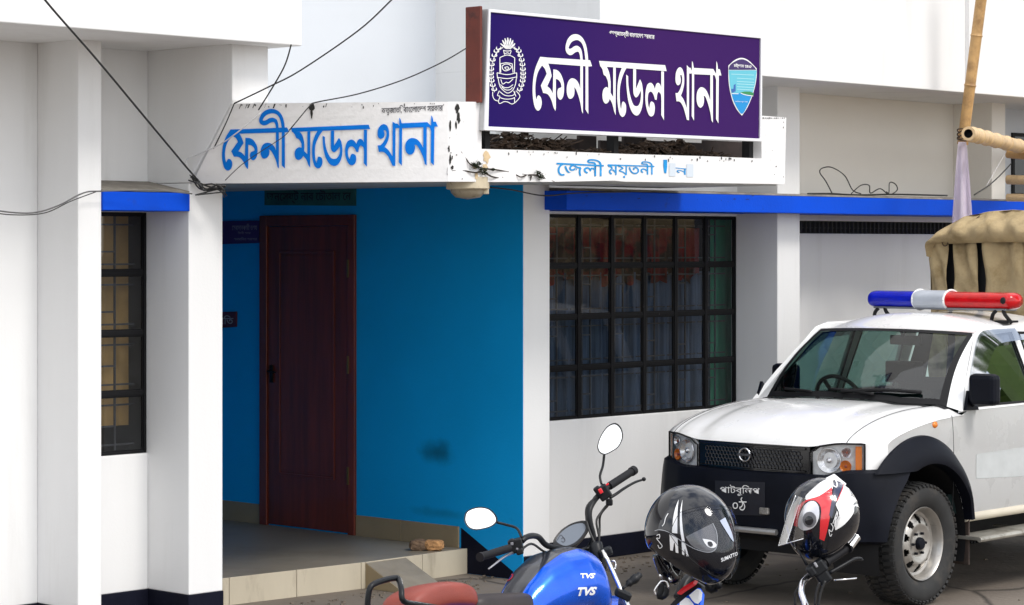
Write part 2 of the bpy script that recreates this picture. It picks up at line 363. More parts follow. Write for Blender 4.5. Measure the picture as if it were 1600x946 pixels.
# floor of the porch with tiled riser
def up(px, py, z): return un(atZ(px, py, z))
ZF = .16
e1 = up(348, 903, ZF); e2 = up(570, 879, ZF); e3 = (0, e2[1] - .02)
riserpts = [(UL1, e1[1]), (e2[0], e2[1]), (-.004, e3[1])]
bm = B(); add_poly_prism(bm, [Wb(u, n, 0) for u, n in ((UL1, -3.4), (UL1, e1[1]), (e2[0], e2[1]), (-.004, e3[1]), (-.004, -3.4))], (0, 0, ZF)); pf = part('porch_floor', bm, M_floor, bld)
bm = B(); bj = B()
for (a, b) in ((riserpts[0], riserpts[1]), (riserpts[1], riserpts[2])):
    A, C = Wb(*a, 0), Wb(*b, 0); d = (C - A).normalized(); nrm = Vector((d.y, -d.x, 0)); L = (C - A).length; x = 0; k = 0
    while x < L - .01:
        w = min(.5, L - x); P = A + d * x; Q = A + d * (x + w - .004)
        add_poly_prism(bm, [P, Q, Q + Vector((0, 0, ZF + .003)), P + Vector((0, 0, ZF + .003))], nrm * .012); x += w
part('riser_tiles', bm, M_tile, bld, bevel=.002)
# skirting on the blue wall
bm = B(); n0 = un(hu(718, 840, -.003))[1]
for x, x2 in ((-3.38, -2.95), (-2.947, -2.522), (-1.538, -1.1), (-1.097, n0)): part('skirting_tile', bbox(-.017, -.0035, x, x2, ZF, .298), M_tile2, bld, bevel=.002)
# ramp
r0 = e2; r1u = up(627, 877, ZF)[0]; nb_ = e2[1] + .003
bm = B(); ul, ur = e2[0] + .0, r1u + .15
V = [Wb(ul, nb_, 0), Wb(ur, nb_ - .008, 0), Wb(ur - .04, nb_ + .42, 0), Wb(ul, nb_ + .36, 0), Wb(ul, nb_, ZF + .001), Wb(ur, nb_ - .008, ZF + .001)]
v = [bm.verts.new(p) for p in V]
for f in ((0, 3, 4), (1, 5, 2), (4, 3, 2, 5), (0, 4, 5, 1), (0, 1, 2, 3)): bm.faces.new([v[i] for i in f])
bmesh.ops.recalc_face_normals(bm, faces=bm.faces); part('ramp', bm, M_floor, bld)
bm = B(); add_poly_prism(bm, [Wb(ul - .001, nb_ + .002, 0.002), Wb(ul - .001, nb_ + .357, 0.002), Wb(ul - .001, nb_ + .002, ZF - .002)], -U * .004); part('ramp_side', bm, M_tile2, bld)
# dark painted triangle and grease mark on the blue wall
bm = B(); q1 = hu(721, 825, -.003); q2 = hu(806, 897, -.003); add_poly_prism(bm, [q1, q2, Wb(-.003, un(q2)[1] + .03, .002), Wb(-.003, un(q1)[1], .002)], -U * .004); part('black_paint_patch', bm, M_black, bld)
# door ---------------------------------------------------------------
dn0, dn1 = -2.518, -1.541
door = thing('x', (0, 0, 0), 'x', 'x'); bpy.data.objects.remove(door)
bm = bbox(-.03, -.0035, dn0, dn0 + .075, ZF, 2.325); bbox(-.03, -.0035, dn1 - .065, dn1, ZF, 2.325, bm); bbox(-.029, -.0035, dn0 + .075, dn1 - .065, 2.25, 2.325, bm)
door = part('door', bm, M_door, bld, bevel=.004)
a, b = dn0 + .077, dn1 - .067
bm = bbox(-.016, -.0035, a, b, ZF + .01, 2.248)
for z0, z1 in ((.55, 2.05),):
    bbox(-.020, -.016, a + .14, b - .16, z0, z1, bm)
    for q in ((a + .12, a + .135), (b - .155, b - .14)): bbox(-.024, -.016, q[0], q[1], z0 - .03, z1 + .03, bm)
    for q in ((z0 - .03, z0 - .015), (z1 + .015, z1 + .03)): bbox(-.0245, -.016, a + .12, b - .14, q[0], q[1], bm)
part('door_leaf', bm, M_door, door, bevel=.003)
bm = bbox(-.03, -.016, a + .035, a + .06, 1.16, 1.28); add_tube(bm, [Wb(-.03, a + .05, 1.24), Wb(-.06, a + .05, 1.24), Wb(-.06, a + .13, 1.235)], .006, 8); part('handle', bm, M_frame, door)
M_brass = mat('dull_brass', (.35, .2, .07), .4, metal=.8)
for z in (.5, 1.25, 1.9): part('hinge', bbox(-.034, -.024, b + .0, b + .018, z, z + .12), M_brass, door)
# windows --------------------------------------------------------------
def window(u0, u1, z0, z1, nc, nr, nf, leftc, pane_m=M_glassw):
    bm = B(); t = .0155
    us = [u0 + (u1 - u0) * i / nc for i in range(nc + 1)]; zs = [z0 + (z1 - z0) * i / nr for i in range(nr + 1)]
    for i, u in enumerate(us): bbox(max(u0, u - t), min(u1, u + t), nf - .026, nf, z0, z1, bm)
    for j, z in enumerate(zs):
        for i in range(nc): bbox(us[i] + t * .99, us[i + 1] - t * .99, nf - .026, nf - .004, max(z0, z - .014), min(z1, z + .014), bm)
    w = part('window', bm, M_frame, bld, bevel=.003)
    bm = B()   # sash of each light
    for i in range(nc):
        for j in range(nr):
            a, b, c, d = us[i] + t, us[i + 1] - t, zs[j] + .014, zs[j + 1] - .014; s = .008
            bbox(a, a + s, nf - .022, nf - .010, c, d, bm); bbox(b - s, b, nf - .022, nf - .010, c, d, bm); bbox(a + s, b - s, nf - .022, nf - .010, c, c + s, bm); bbox(a + s, b - s, nf - .022, nf - .010, d - s, d, bm)
    part('sash', bm, M_frame, w)
    bm = B()
    for i in range(nc):
        for j in range(nr):
            tl = random.uniform(-.003, .003); A = [Wb(us[i] + t, nf - .014 + tl, zs[j] + .018), Wb(us[i + 1] - t, nf - .014 - tl, zs[j] + .018), Wb(us[i + 1] - t, nf - .014 - tl * .5, zs[j + 1] - .018), Wb(us[i] + t, nf - .014 + tl * .6, zs[j + 1] - .018)]
            bm.faces.new([bm.verts.new(p) for p in A])
    part('pane', bm, pane_m, w)
    bm = B()
    for i in range(nc):
        a, b = us[i] + t, us[i + 1] - t; k = (b - a)
        g1, g2 = a + k * .36, a + k * .64
        for g in (g1, g2): bbox(g - .005, g + .005, nf - .10, nf - .09, z0, z1, bm)
        for j in range(nr):
            zc = zs[j] + (zs[j + 1] - zs[j]) * random.choice((.35, .45, .62)); bbox(g1, g2, nf - .099, nf - .091, zc - .005, zc + .005, bm)
            zc = zs[j] + (zs[j + 1] - zs[j]) * .8; bbox(a, b, nf - .0985, nf - .0915, zc - .005, zc + .005, bm)
            zc = zs[j] + (zs[j + 1] - zs[j]) * .14; bbox(a, b, nf - .0985, nf - .0915, zc - .005, zc + .005, bm)
    part('grille', bm, M_grille, w)
    return w
# columns measured on the pane plane: 860(hidden start)..1152
w1 = window(.605, UR0 - .002, .957, 2.323, 6, 4, -.37, True)
w2 = window(-3.1, UL0 - .004, .955, 2.301, 1, 4, -.37, True)
bm = bbox(.247, .605, -.42, -.372, .957, 2.323); part('window_filler', bm, M_frame, bld)
bm = bbox(-3.283, -3.1, -.42, -.372, .957, 2.303); part('window_filler', bm, M_frame, bld)
# broken putty specks at window edges
# curtains ---------------------------------------------------------------
def curtain(name, u0, u1, z0, z1, n, m, label, amp=.02, per=.09, ragged=0):
    bm = B(); ph = random.random() * 6
    def f(a, b):
        u = u0 + (u1 - u0) * a; zz0 = z0 + (ragged * (math.sin(u * 21) * .5 + math.sin(u * 47 + 1) * .5) if ragged else 0)
        return Wb(u, n + amp * math.sin(u / per * 6.283 + ph + .8 * math.sin(u * 9)) * (1 - .35 * b), zz0 + (z1 - zz0) * b)
    add_grid(bm, f, int((u1 - u0) / .008), 6)
    o = part(name, bm, m, None, smooth='all'); tag(o, label, 'curtain'); return o
K = ucol
curtain('curtain', K(840, -.60), K(1107, -.60), .9, 1.93, -.60, mat('slate_blue_cloth', (.085, .12, .18), .9, var=.65, vs_=3, stretch=(9, 9, .35)), 'slate blue grey curtain hanging in folds behind the lower panes of the large window', amp=.035, per=.12)
curtain('curtain', K(840, -.575), K(1095, -.575), 1.88, 2.24, -.575, mat('dark_red_cloth', (.30, .012, .02), .9, var=.4, vs_=4, dirt=(.035, .025, .025), ds=4, dlo=.42, dhi=.58), 'dark red curtain valance behind the upper panes of the large window', ragged=.05)
curtain('curtain', K(1109, -.52), 2.9, .9, 2.4, -.52, mat('green_cloth', (.02, .22, .12), .9, var=.2, vs_=4), 'green curtain behind the rightmost pane column of the large window', amp=.008)
curtain('curtain', K(140, -.55), K(208, -.55), 1.1, 2.4, -.55, mat('mustard_cloth', (.50, .30, .10), .9, var=.2, vs_=6), 'mustard yellow curtain behind the narrow left window', amp=.01, per=.12)
curtain('curtain', K(209, -.54), K(250, -.54), 1.0, 2.4, -.54, mat('slate_cloth', (.13, .17, .19), .9), 'dark slate curtain strip at the right side of the narrow left window', amp=.006)
# canopy -------------------------------------------------------------------
can = part('canopy', B(), M_white, bld) if False else None
bm = B(); pl = [(UL0 + .02, -.41), (UL0 + .02, .0), (-1.76, .98), (1.33, .98), (1.33, -.01), (.0, -.01), (-.0, -3.4), (UL1 - .1, -3.4)]
pl = [(UL1 + .002, -3.4), (UL1 + .002, -.05), (UL1 - .2, .1), (-1.74, .98), (1.33, .98), (1.33, .003), (-.0035, .003), (-.0035, -3.4)]
M_soffit = mat('grey_soffit', (.5, .5, .48), .85, var=.08, vs_=3, dirt=(.2, .2, .19), ds=4, dlo=.55, dhi=.75)
add_poly_prism(bm, [Wb(u, n, 2.50) for u, n in pl], (0, 0, .10)); can = part('canopy_slab', bm, M_soffit, bld)
q = [Wb(UL0 + .001, .027, 2.458), Wb(-1.714, 1.04, 2.469), Wb(-1.714, 1.04, 2.909), Wb(UL0 + .001, .37, 2.884)]
bm = B(); back = -Vector((0, 1, 0)) * -.09
g = add_grid(bm, lambda a, b: (q[0] * (1 - a) + q[1] * a) * (1 - b) + (q[3] * (1 - a) + q[2] * a) * b, 12, 6)
r = bmesh.ops.extrude_face_region(bm, geom=list(bm.faces)); 
for v in r['geom']:
    if isinstance(v, bmesh.types.BMVert): v.co += back
bmesh.ops.recalc_face_normals(bm, faces=bm.faces)
fasL = part('parapet', bm, M_whiteold, bld)
pts = [(700, 283.6), (760, 284.5), (860, 284.5), (960, 282.5), (975, 284), (1100, 286), (1226, 288), (1228.5, 184), (1189.5, 181), (1190, 248), (1090, 244), (980, 241), (860, 236), (752.5, 233), (752, 159.5), (700, 159)]
PF = [hn(x, y, 1.04) for x, y in pts]; PF[0] = q[1].copy(); PF[-1] = q[2].copy()
bm = B(); add_poly_prism(bm, PF, -N * .09); fasR = part('parapet', bm, M_whiteold, bld)
bm = bbox(1.345, 1.352, -.35, 1.0, 2.5, 2.93)
# lettering -----------------------------------------------------------------
C = 1
WORD1 = [[(160,332,C),(300,330,C),(270,385,C),(185,412,C),(135,470),(105,540),(92,620),(95,690),(105,738,C),(130,697),(165,708),(182,755),(168,812),(128,840),(85,810),(60,730),(54,640),(66,530),(100,430)],
 [(290,330,C),(855,308,C),(882,362,C),(840,368,C),(262,386,C)],
 [(185,412,C),(270,383,C),(300,440),(320,500,C),(258,600,C),(300,622),(335,660,C),(343,435,C),(400,440),(450,475),(487,545),(492,620),(478,680),(443,712),(408,695),(398,650),(410,612),(440,600,C),(456,590,C),(445,555),(412,528),(378,522,C),(378,790,C),(372,822,C),(345,790),(315,725),(265,675),(200,668,C),(168,600,C),(250,485,C),(225,440)],
 [(718,370,C),(755,370,C),(755,817,C),(738,795,C),(722,730),(695,660),(660,600),(632,578,C),(638,610),(632,650),(610,680),(578,692),(550,682),(530,640),(532,575),(560,520),(605,497),(660,508),(700,545),(718,590,C)],
 [(828,315,C),(820,250),(798,170),(750,108),(680,80),(600,92),(540,140),(512,210),(522,258),(562,282),(605,276),(650,250),(692,243),(712,275),(718,318,C),(752,318,C),(745,258),(725,210),(680,188),(635,195),(590,220),(558,222),(562,200),(595,160),(645,138),(692,135),(740,160),(772,220),(790,318,C)],
 [(790,366,C),(828,364,C),(830,815,C),(790,775,C)]]
WORD2 = [[(40,282,C),(1190,235,C),(1215,300,C),(60,342,C)],
 [(60,340,C),(175,340,C),(215,400),(240,500),(240,600),(240,625,C),(285,670,C),(285,335,C),(330,333,C),(328,872,C),(300,830,C),(270,750),(225,695,C),(200,735),(150,755),(110,725),(97,660),(115,600),(160,568),(200,575,C),(195,510),(160,450),(120,430),(100,380),(75,350)],
 [(515,326,C),(435,328,C),(395,400),(365,500),(355,620),(362,740),(390,840),(435,880),(480,865),(508,810),(505,740),(470,708),(440,720),(422,800,C),(405,740),(398,640),(405,540),(440,440),(480,370)],
 [(632,325,C),(683,323,C),(680,545,C),(750,430,C),(785,480),(803,580),(800,680),(775,770),(730,830),(680,845),(620,820),(570,750),(535,650),(515,520),(510,397,C),(545,415,C),(550,520),(580,630),(625,715),(670,740),(720,730),(755,680),(768,600),(762,560,C),(735,600),(700,635),(670,640),(642,610),(632,550)],
 [(1120,310,C),(1167,308,C),(1167,858,C),(1120,805,C),(1120,600),(1095,555),(1070,548),(1050,580),(1040,640,C),(1010,638,C),(985,585),(945,555),(900,575),(885,640),(895,710),(912,745,C),(930,680),(960,665),(1000,690),(1008,750),(990,810),(945,835),(900,815),(860,740),(843,650),(848,560),(880,480),(935,455),(980,475),(1010,520,C),(1030,465),(1065,445),(1100,460),(1120,495,C)]]
WORD3 = [[(78,400),(85,330),(115,285),(155,268),(195,290),(218,350),(218,430),(195,500),(165,550,C),(205,580),(240,630),(262,665,C),(262,238,C),(300,262,C),(297,785,C),(262,782,C),(235,720),(200,655),(150,612),(95,612,C),(78,530,C),(115,528,C),(150,490),(180,430),(188,380),(175,345),(155,350),(165,390),(155,430),(120,450),(90,435)],
 [(300,262,C),(320,262),(343,290,C),(345,190,C),(360,210),(375,260,C),(380,320,C),(378,783,C),(340,740,C),(345,350),(330,320),(300,320,C)],
 [(372,258,C),(690,245,C),(735,290,C),(735,350,C),(715,310),(690,305,C),(378,320,C)],
 [(640,306,C),(683,306,C),(683,780,C),(660,760,C),(640,680),(600,590),(560,530),(535,525,C),(540,560),(530,610),(500,640),(470,645),(435,620),(418,570),(425,500),(460,455),(505,440),(560,455),(605,500),(640,560,C)],
 [(738,162,C),(755,190),(765,240,C),(795,240,C),(820,300,C),(778,302,C),(772,780,C),(733,740,C),(735,290,C)]]
WF = [(WORD1, lambda x, y: (340 + x / 7.883, 160 + y / 7.883)), (WORD2, lambda x, y: (450 + x / 9.457, 170 + y / 9.457)), (WORD3, lambda x, y: (580 + x / 7.883, 160 + y / 7.883))]
Sg = lambda a, b: (700 + a / 2.963, b / 2.963)
WS = [(WORD1, lambda x, y: Sg(425 + .332 * (x - 160), 264 + .494 * (y - 332) + .04 * (x - 160))),
      (WORD2, lambda x, y: Sg(697 + .266 * (x - 40), 283 + .41 * (y - 282) + .034 * (x - 40))),
      (WORD3, lambda x, y: Sg(1050 + .286 * (x - 78), 283 + .465 * (y - 190) + .035 * (x - 345)))]
def words(target, spec, m, parent):
    bm = B(); k = 0
    for polys, f in spec:
        for P in polys:
            Q = rounded([(*f(p[0], p[1]), *p[2:]) for p in P], 4)
            add_decal(bm, target, [(q.x, q.y) for q in Q], .003 + k * .0002); k += 1
    bmesh.ops.recalc_face_normals(bm, faces=bm.faces)
    return part('lettering', bm, m, parent)
words(fasL, WF, M_lblue, fasL)
bm = B(); add_text(bm, fasL, 'কতুজাতি, বাংেলােদশ সরকার', [(596, 166), (692, 161), (692, 177), (596, 181)], bold=.01); part('small_lettering', bm, M_dtext, fasL)
bm = B(); add_text(bm, fasR, 'েজলী', [(869, 245), (943, 250), (943, 276), (869, 275)], bold=.006); add_text(bm, fasR, 'ময়তনী', [(949, 249), (1022, 253), (1022, 277), (949, 279)], bold=.006); add_text(bm, fasR, "'", [(1036, 250), (1042, 250), (1042, 272), (1036, 270)], bold=.01)
add_text(bm, fasR, 'ন', [(1055, 262), (1074, 264), (1074, 274), (1055, 272)], bold=.0)
part('lettering', bm, M_lblue2, fasR)
bm = B(); add_decal(bm, fasR, [(1045, 255), (1055, 255.5), (1055, 276), (1045, 276)]); add_decal(bm, fasR, [(1072, 256.5), (1083, 257), (1083, 277), (1072, 277)]); part('painted_over_patch', bm, mat('pale_patch', (.6, .66, .72), .8), fasR)
# stains on the parapets
def blob(cx, cy, rx, ry, n=14, j=.35):
    return [(cx + rx * math.cos(a) * random.uniform(1 - j, 1 + j), cy + ry * math.sin(a) * random.uniform(1 - j, 1 + j)) for a in [2 * math.pi * i / n for i in range(n)]]
bm = B()
for (x, y, rx, ry) in ((487, 168, 4, 5), (487, 178, 2, 8), (399, 164, 1.2, 1.6), (447, 164, 1, 1.6), (378, 164, .7, 1.3), (714, 170, 3, 7), (716, 184, 2.5, 9), (712, 196, 1.5, 6), (703, 196, 1.2, 9), (701, 232, 1.2, 5), (703, 250, 1.8, 7), (706, 262, 2, 4), (700, 268, 1.6, 5), (706, 246, 1, 3)):
    tgt = fasR if x > 700.5 else fasL
    add_decal(bm, tgt, blob(x, y, rx, ry), .0035)
for i in range(60):
    if random.random() < .45: x = random.uniform(370, 696); y = 162 + random.random() ** 2 * 6; t = fasL
    else:
        x = random.uniform(760, 1185); y = 234 + (x - 752) * .033 + 1.2 + random.random() ** 2 * 7; t = fasR
    s = random.uniform(.3, 1.0); add_decal(bm, t, blob(x, y, s, s * random.uniform(1.2, 3.6), 8), .0036)
for i in range(22): x = random.choice((random.uniform(1192, 1226), random.uniform(698.5, 752))); y = random.uniform(188, 280); s = random.uniform(.25, .9); add_decal(bm, fasR, blob(max(x, 702), y, s, s * 1.3, 8), .0037)
for i in range(12): x = 1192 + i * 3; s = random.uniform(.5, 1.2); add_decal(bm, fasR, blob(x, 184.8, s, s, 8), .0039)
part('mould_stain', bm, M_mould, fasR)
bm = B()
for (x, y, rx, ry) in ((760, 246, 5, 9), (757, 262, 4, 6), (744, 274, 3, 6), (742, 262, 3, 3)): add_decal(bm, fasR, blob(x, y, rx, ry), .0032)
M_rusty = mat('faint_rust', (.66, .50, .30), .85, var=.15, vs_=30)
part('rust_stain', bm, M_rusty, fasR)
bm = B()
for i in range(12): add_decal(bm, s1, blob(random.uniform(900, 1480), random.uniform(305, 312), random.uniform(.6, 3), .5, 8), .003)
part('scuff', bm, M_mould, s1)

# ================================================================== THE SIGN BOARD
sgn = thing('sign_board', Wb(-.16, 1.06, 2.7), 'long purple sign board with big white Bengali lettering above the canopy', 'sign')
NS = 1.075
def sq(*px): return [hn(x, y, NS) for x, y in px]
OUT = [(755, 204), (1188, 221.5), (1189.5, 56.5), (762, 14.5)]
bm = B(); add_poly_prism(bm, sq(*OUT), -N * .05); part('back_box', bm, mat('grey_sheet_metal', (.5, .5, .5), .5, metal=.3), sgn)
def mix2(a, b, t): return (a[0] + (b[0] - a[0]) * t, a[1] + (b[1] - a[1]) * t)
INN = [(761, 198), (1185.5, 217), (1187, 60.5), (764.5, 19.5)]
bm = B()
for i in range(4):
    a, b, c, d = OUT[i], OUT[(i + 1) % 4], INN[(i + 1) % 4], INN[i]
    add_poly_prism(bm, [hn(x, y, NS + .004) for x, y in (a, b, c, d)], N * .012)
part('frame', bm, mat('white_aluminium', (.78, .78, .8), .35, var=.04, vs_=9), sgn, bevel=.002)
def sign_mat():
    m = mat('purple_vinyl', (.06, .02, .16), .5, spec=.08); n, l = m.node_tree.nodes, m.node_tree.links; p = n['Principled BSDF']
    g = n.new('ShaderNodeNewGeometry'); s = n.new('ShaderNodeSeparateXYZ'); mr = n.new('ShaderNodeMapRange'); mr.inputs[1].default_value = -.1; mr.inputs[2].default_value = 1.0
    l.new(g.outputs['Position'], s.inputs[0]); l.new(s.outputs[0], mr.inputs[0]); z = n.new('ShaderNodeTexNoise'); z.inputs['Scale'].default_value = 2; l.new(g.outputs['Position'], z.inputs[0])
    ad = n.new('ShaderNodeMath'); ad.operation = 'MULTIPLY_ADD'; ad.inputs[1].default_value = .3; l.new(z.outputs[0], ad.inputs[0]); l.new(mr.outputs[0], ad.inputs[2])
    x = n.new('ShaderNodeMix'); x.data_type = 'RGBA'; l.new(ad.outputs[0], x.inputs[0]); x.inputs[6].default_value = (.011, .004, .105, 1); x.inputs[7].default_value = (.042, .010, .105, 1); l.new(x.outputs[2], p.inputs['Base Color']); return m
bm = B(); add_poly_prism(bm, [hn(x, y, NS + .006) for x, y in INN], -N * .005); pan = part('panel', bm, sign_mat(), sgn)
words(pan, WS, M_wpaint, sgn)
bm = B(); add_text(bm, pan, 'গণপ্জাতন্তী বাংলােদশ সরকার', [(951, 46), (1022, 53), (1022, 64), (951, 57)], bold=.02); part('small_lettering', bm, M_wpaint, sgn)
# brown side box
M_brown = mat('red_brown_paint', (.13, .022, .012), .6, var=.25, vs_=6, dirt=(.03, .01, .01), ds=7)
bn0 = un(hu(729, 100, un(hn(755, 100, NS))[0] - .01))[1]
uB = un(hn(755, 100, NS))[0]; bm = bbox(uB - .02, uB - .001, bn0, NS - .004, 2.912, 3.45); part('side_box', bm, M_brown, sgn, bevel=.004)
for ua, ub in ((-1.40, -1.36), (-.3, -.26), (1.0, 1.04)): part('support_post', bbox(ua, ub, .96, NS - .056, 2.55, 2.80), M_frame, sgn)
# police emblem
em = lambda x, y: (750 + x / 6.757, 40 + y / 6.757)
bm = B(); wdt = 1.15
def L(*p, w=wdt, k=4): add_ribbon(bm, pan, [em(*a) for a in p], w, .0035, k)
L((205,340),(240,325),(283,313),(330,325),(362,345)); L((205,340),(205,510)); L((362,345),(358,510)); L((175,500),(280,520),(383,500)); L((175,500),(180,560)); L((383,500),(383,560))
L((180,548),(280,562),(378,545)); L((210,405),(240,400),(275,395),(335,405)); L((212,410),(215,500)); L((335,405),(345,500))
L((228,430),(260,410),(300,412),(328,440),(300,470),(260,480),(235,460),(228,430)); L((255,445),(285,438),(300,455),(275,465),(255,445))
L((185,550),(205,640),(245,690),(290,715),(340,685),(370,620),(378,560)); L((215,570),(235,620),(270,600),(300,605),(345,565)); L((210,625),(250,655),(300,655),(345,625)); L((225,650),(265,680),(310,680),(340,655))
L((200,690),(180,740),(205,750),(190,800),(205,825),(250,805),(290,810),(340,830),(400,780),(415,740),(375,690)); L((205,700),(250,735),(300,745),(350,735),(365,700)); L((200,760),(260,778),(330,775),(360,760)); L((360,760),(360,815)); L((130,700),(130,745),(150,785),(190,800)); L((350,690),(375,750))
L((240,262),(265,270),(300,270),(325,262)); L((245,270),(255,310)); L((325,270),(310,310)); L((258,300),(285,290),(305,300))
for a in (-62, -40, -20, 0, 20, 40, 62):
    t = R(a); tip = (288 + 115 * math.sin(t) * .75, 245 - 115 * math.cos(t)); md = (288 + 60 * math.sin(t) * .95, 245 - 60 * math.cos(t)); L((288 + math.sin(t) * 20, 245), md, tip, w=1.7)
    L((288 + math.sin(t) * 20 + 8, 250), (md[0] + 14, md[1]), tip, w=.9)
for sgnx, bx in ((-1, 155), (1, 425)):
    pathp = [(240 if sgnx < 0 else 340, 235), (180 if sgnx < 0 else 395, 270), (130 if sgnx < 0 else 435, 380), (112 if sgnx < 0 else 450, 500), (118 if sgnx < 0 else 445, 600), (150 if sgnx < 0 else 410, 705)]
    L(*pathp, w=1.0)
    S = smooth_path([Vector((*p, 0)) for p in pathp], 5)
    for i in range(4, len(S) - 1, 2):
        p = S[i]; 
        for side in (-1, 1):
            d = Vector((side * 26, -34, 0)); L((p.x, p.y), (p.x + d.x * .9, p.y + d.y * .3), (p.x + d.x * .75, p.y + d.y), w=lambda t: 1.6 * math.sin(math.pi * min(max(t, .15), .95)) + .3, k=3)
for sx in (-1, 1): L((288 + sx * 55, 235), (288 + sx * 100, 255), (288 + sx * 125, 320), w=1.2); 
part('emblem', bm, M_wpaint, sgn)
# shield badge
sh = lambda x, y: (1120 + x / 7.885, 80 + y / 7.885)
SH = [sh(*p) for p in ((138,180),(220,110),(305,85),(390,120),(485,215),(487,300),(470,420),(430,560),(370,700),(305,797),(240,720),(185,600),(150,450),(138,320))]
bm = B(); add_decal(bm, pan, [(q.x, q.y) for q in rounded([(p[0], p[1]) + ((1,) if i in (0, 4, 9) else ()) for i, p in enumerate(SH)])], .003); shd = part('shield_badge', bm, M_wpaint, sgn)
def inset(P, c, k): return [(c[0] + (p[0] - c[0]) * k, c[1] + (p[1] - c[1]) * k) for p in P]
cxy = sh(310, 400); SI = inset(SH, cxy, .945)
def clipy(P, y0, y1):
    def cl(P, y, keep):
        o = []
        for i in range(len(P)):
            a, b = P[i - 1], P[i]; ia, ib = keep(a[1]), keep(b[1])
            if ia != ib: t = (y - a[1]) / (b[1] - a[1]); o.append((a[0] + (b[0] - a[0]) * t, y))
            if ib: o.append(b)
        return o
    P = cl(P, y0, lambda v: v >= y0); return cl(P, y1, lambda v: v <= y1)
def Y(v): return 80 + v / 7.885
SIr = [(q.x, q.y) for q in rounded(SI)]
for nm, y0, y1, c in (('badge_top', 60, 232, (.04, .015, .12)), ('badge_sky', 238, 520, (.12, .50, .62)), ('badge_water', 520, 800, (.0, .26, .62))):
    bm = B(); add_decal(bm, pan, clipy(SIr, Y(y0), Y(y1)), .0045); part(nm, bm, mat(nm, c, .4), shd)
bm = B()
for yy, c in ((285, 0), (335, 0), (375, 0), (405, 0), (440, 0), (470, 0)): add_ribbon(bm, pan, [sh(170 if yy < 330 else 240, yy), sh(450, yy + 12)], .7, .005)
part('cloud_bands', bm, mat('pale_cloud', (.5, .75, .75), .5), shd)
bm = B(); add_decal(bm, pan, [sh(*p) for p in ((270,515),(330,500),(400,500),(450,520),(440,550),(360,535))], .005); part('green_hill', bm, mat('hill_green', (.03, .25, .08), .5), shd)
bm = B(); add_decal(bm, pan, [sh(*p) for p in ((200,420),(225,405),(225,500),(195,505))], .005); add_decal(bm, pan, [sh(*p) for p in ((170,470),(200,465),(205,510),(175,515))], .0052); part('lighthouse', bm, mat('tower_blue', (.03, .12, .4), .5), shd)
bm = B(); add_ribbon(bm, pan, [sh(175,525),(sh(260,528))], 1.0, .0055); add_ribbon(bm, pan, [sh(285,518),sh(340,540),sh(440,556)], 1.1, .0055); add_text(bm, pan, 'চট্গাম েরঞ', [sh(200, 150), sh(425, 165), sh(425, 225), sh(200, 210)], bold=.02, off=.006); add_text(bm, pan, 'শািনত শৃংখলা', [sh(215, 612), sh(370, 615), sh(370, 640), sh(215, 635)], off=.006); part('badge_lettering', bm, M_wpaint, shd)
# debris heap on the canopy under the sign
bm = B(); random.seed(3)
for i in range(2600):
    u = random.uniform(-1.45, 1.08); n = random.uniform(.8, .945); h = 2.62 + random.random() ** 1.3 * (.095 + .04 * math.sin(u * 5) + .02 * math.sin(u * 17))
    c = Wb(u, n, h); s = random.uniform(.008, .035)
    Mx = Matrix.Translation(c) @ Matrix.Rotation(random.uniform(0, 6.3), 4, 'Z') @ Matrix.Rotation(random.uniform(-.5, .5), 4, 'X') @ Matrix.Rotation(random.uniform(-.5, .5), 4, 'Y')
    t = random.random()
    if t < .5: add_box(bm, (-s, -s * .6, -.002), (s, s * .6, .002), Mx)
    elif t < .8: add_box(bm, (-s * 2.5, -.003, -.003), (s * 2.5, .003, .003), Mx)
    else: add_box(bm, (-s * .6, -s * .5, -s * .3), (s * .6, s * .5, s * .3), Mx)
bbox(-1.45, 1.085, .80, .93, 2.6, 2.672, bm)
o = part('debris_heap', bm, mat('leaf_rubbish', (.05, .03, .018), .9, var=.8, vs_=22, dirt=(.2, .17, .13), ds=30, dlo=.62, dhi=.66)); tag(o, 'dark leaf litter and rubbish lying in the trough under the sign board', 'debris', None, 'stuff')
bm = B()
for (x0, x1, z1) in ((752, 780, 2.77), (888, 905, 2.755), (905, 932, 2.78), (938, 975, 2.76), (975, 1010, 2.785), (1012, 1100, 2.77), (1100, 1187, 2.79)):
    n_ = random.uniform(.62, .76); bbox(ucol(x0, n_), ucol(x1, n_), n_ - .02, n_, 2.6, z1, bm)
o = part('old_board', bm, mat('old_dark_board', (.03, .02, .018), .8, var=.5, vs_=10)); tag(o, 'dark broken boards standing in the trough behind the parapet', 'boards', None, 'stuff')

# ================================================================== small wall things
def plate(name, u, pxq, th, m, label, cat):
    P = [hu(x, y, u) for x, y in pxq]; bm = B(); add_poly_prism(bm, P, -U * th); o = part(name, bm, m, None, bevel=.002); return tag(o, label, cat)
def wall_sign(name, quad, m, label, cat, texts, tm, th=.015):
    P = [hu(x, y, -.004) for x, y in quad]; loc = sum(P, Vector()) / 4
    t = thing(name, loc, label, cat); bm = B(); add_poly_prism(bm, P, -U * th); p = part('board', bm, m, t, bevel=.002)
    bm = B()
    for s, q, b in texts: add_text(bm, p, s, q, bold=b)
    part('lettering', bm, tm, t); return t
wall_sign('nameplate', [(414, 321), (557, 322), (557, 292), (414, 293)], mat('dark_green_board', (.03, .13, .11), .6, var=.4, vs_=6), 'dark green painted nameplate above the maroon door', 'nameplate',
          [('অনেসষ্ট নাব েচৗতাল েন', [(417, 297), (549, 296), (549, 318), (417, 319)], .015)], M_dtext, .006)
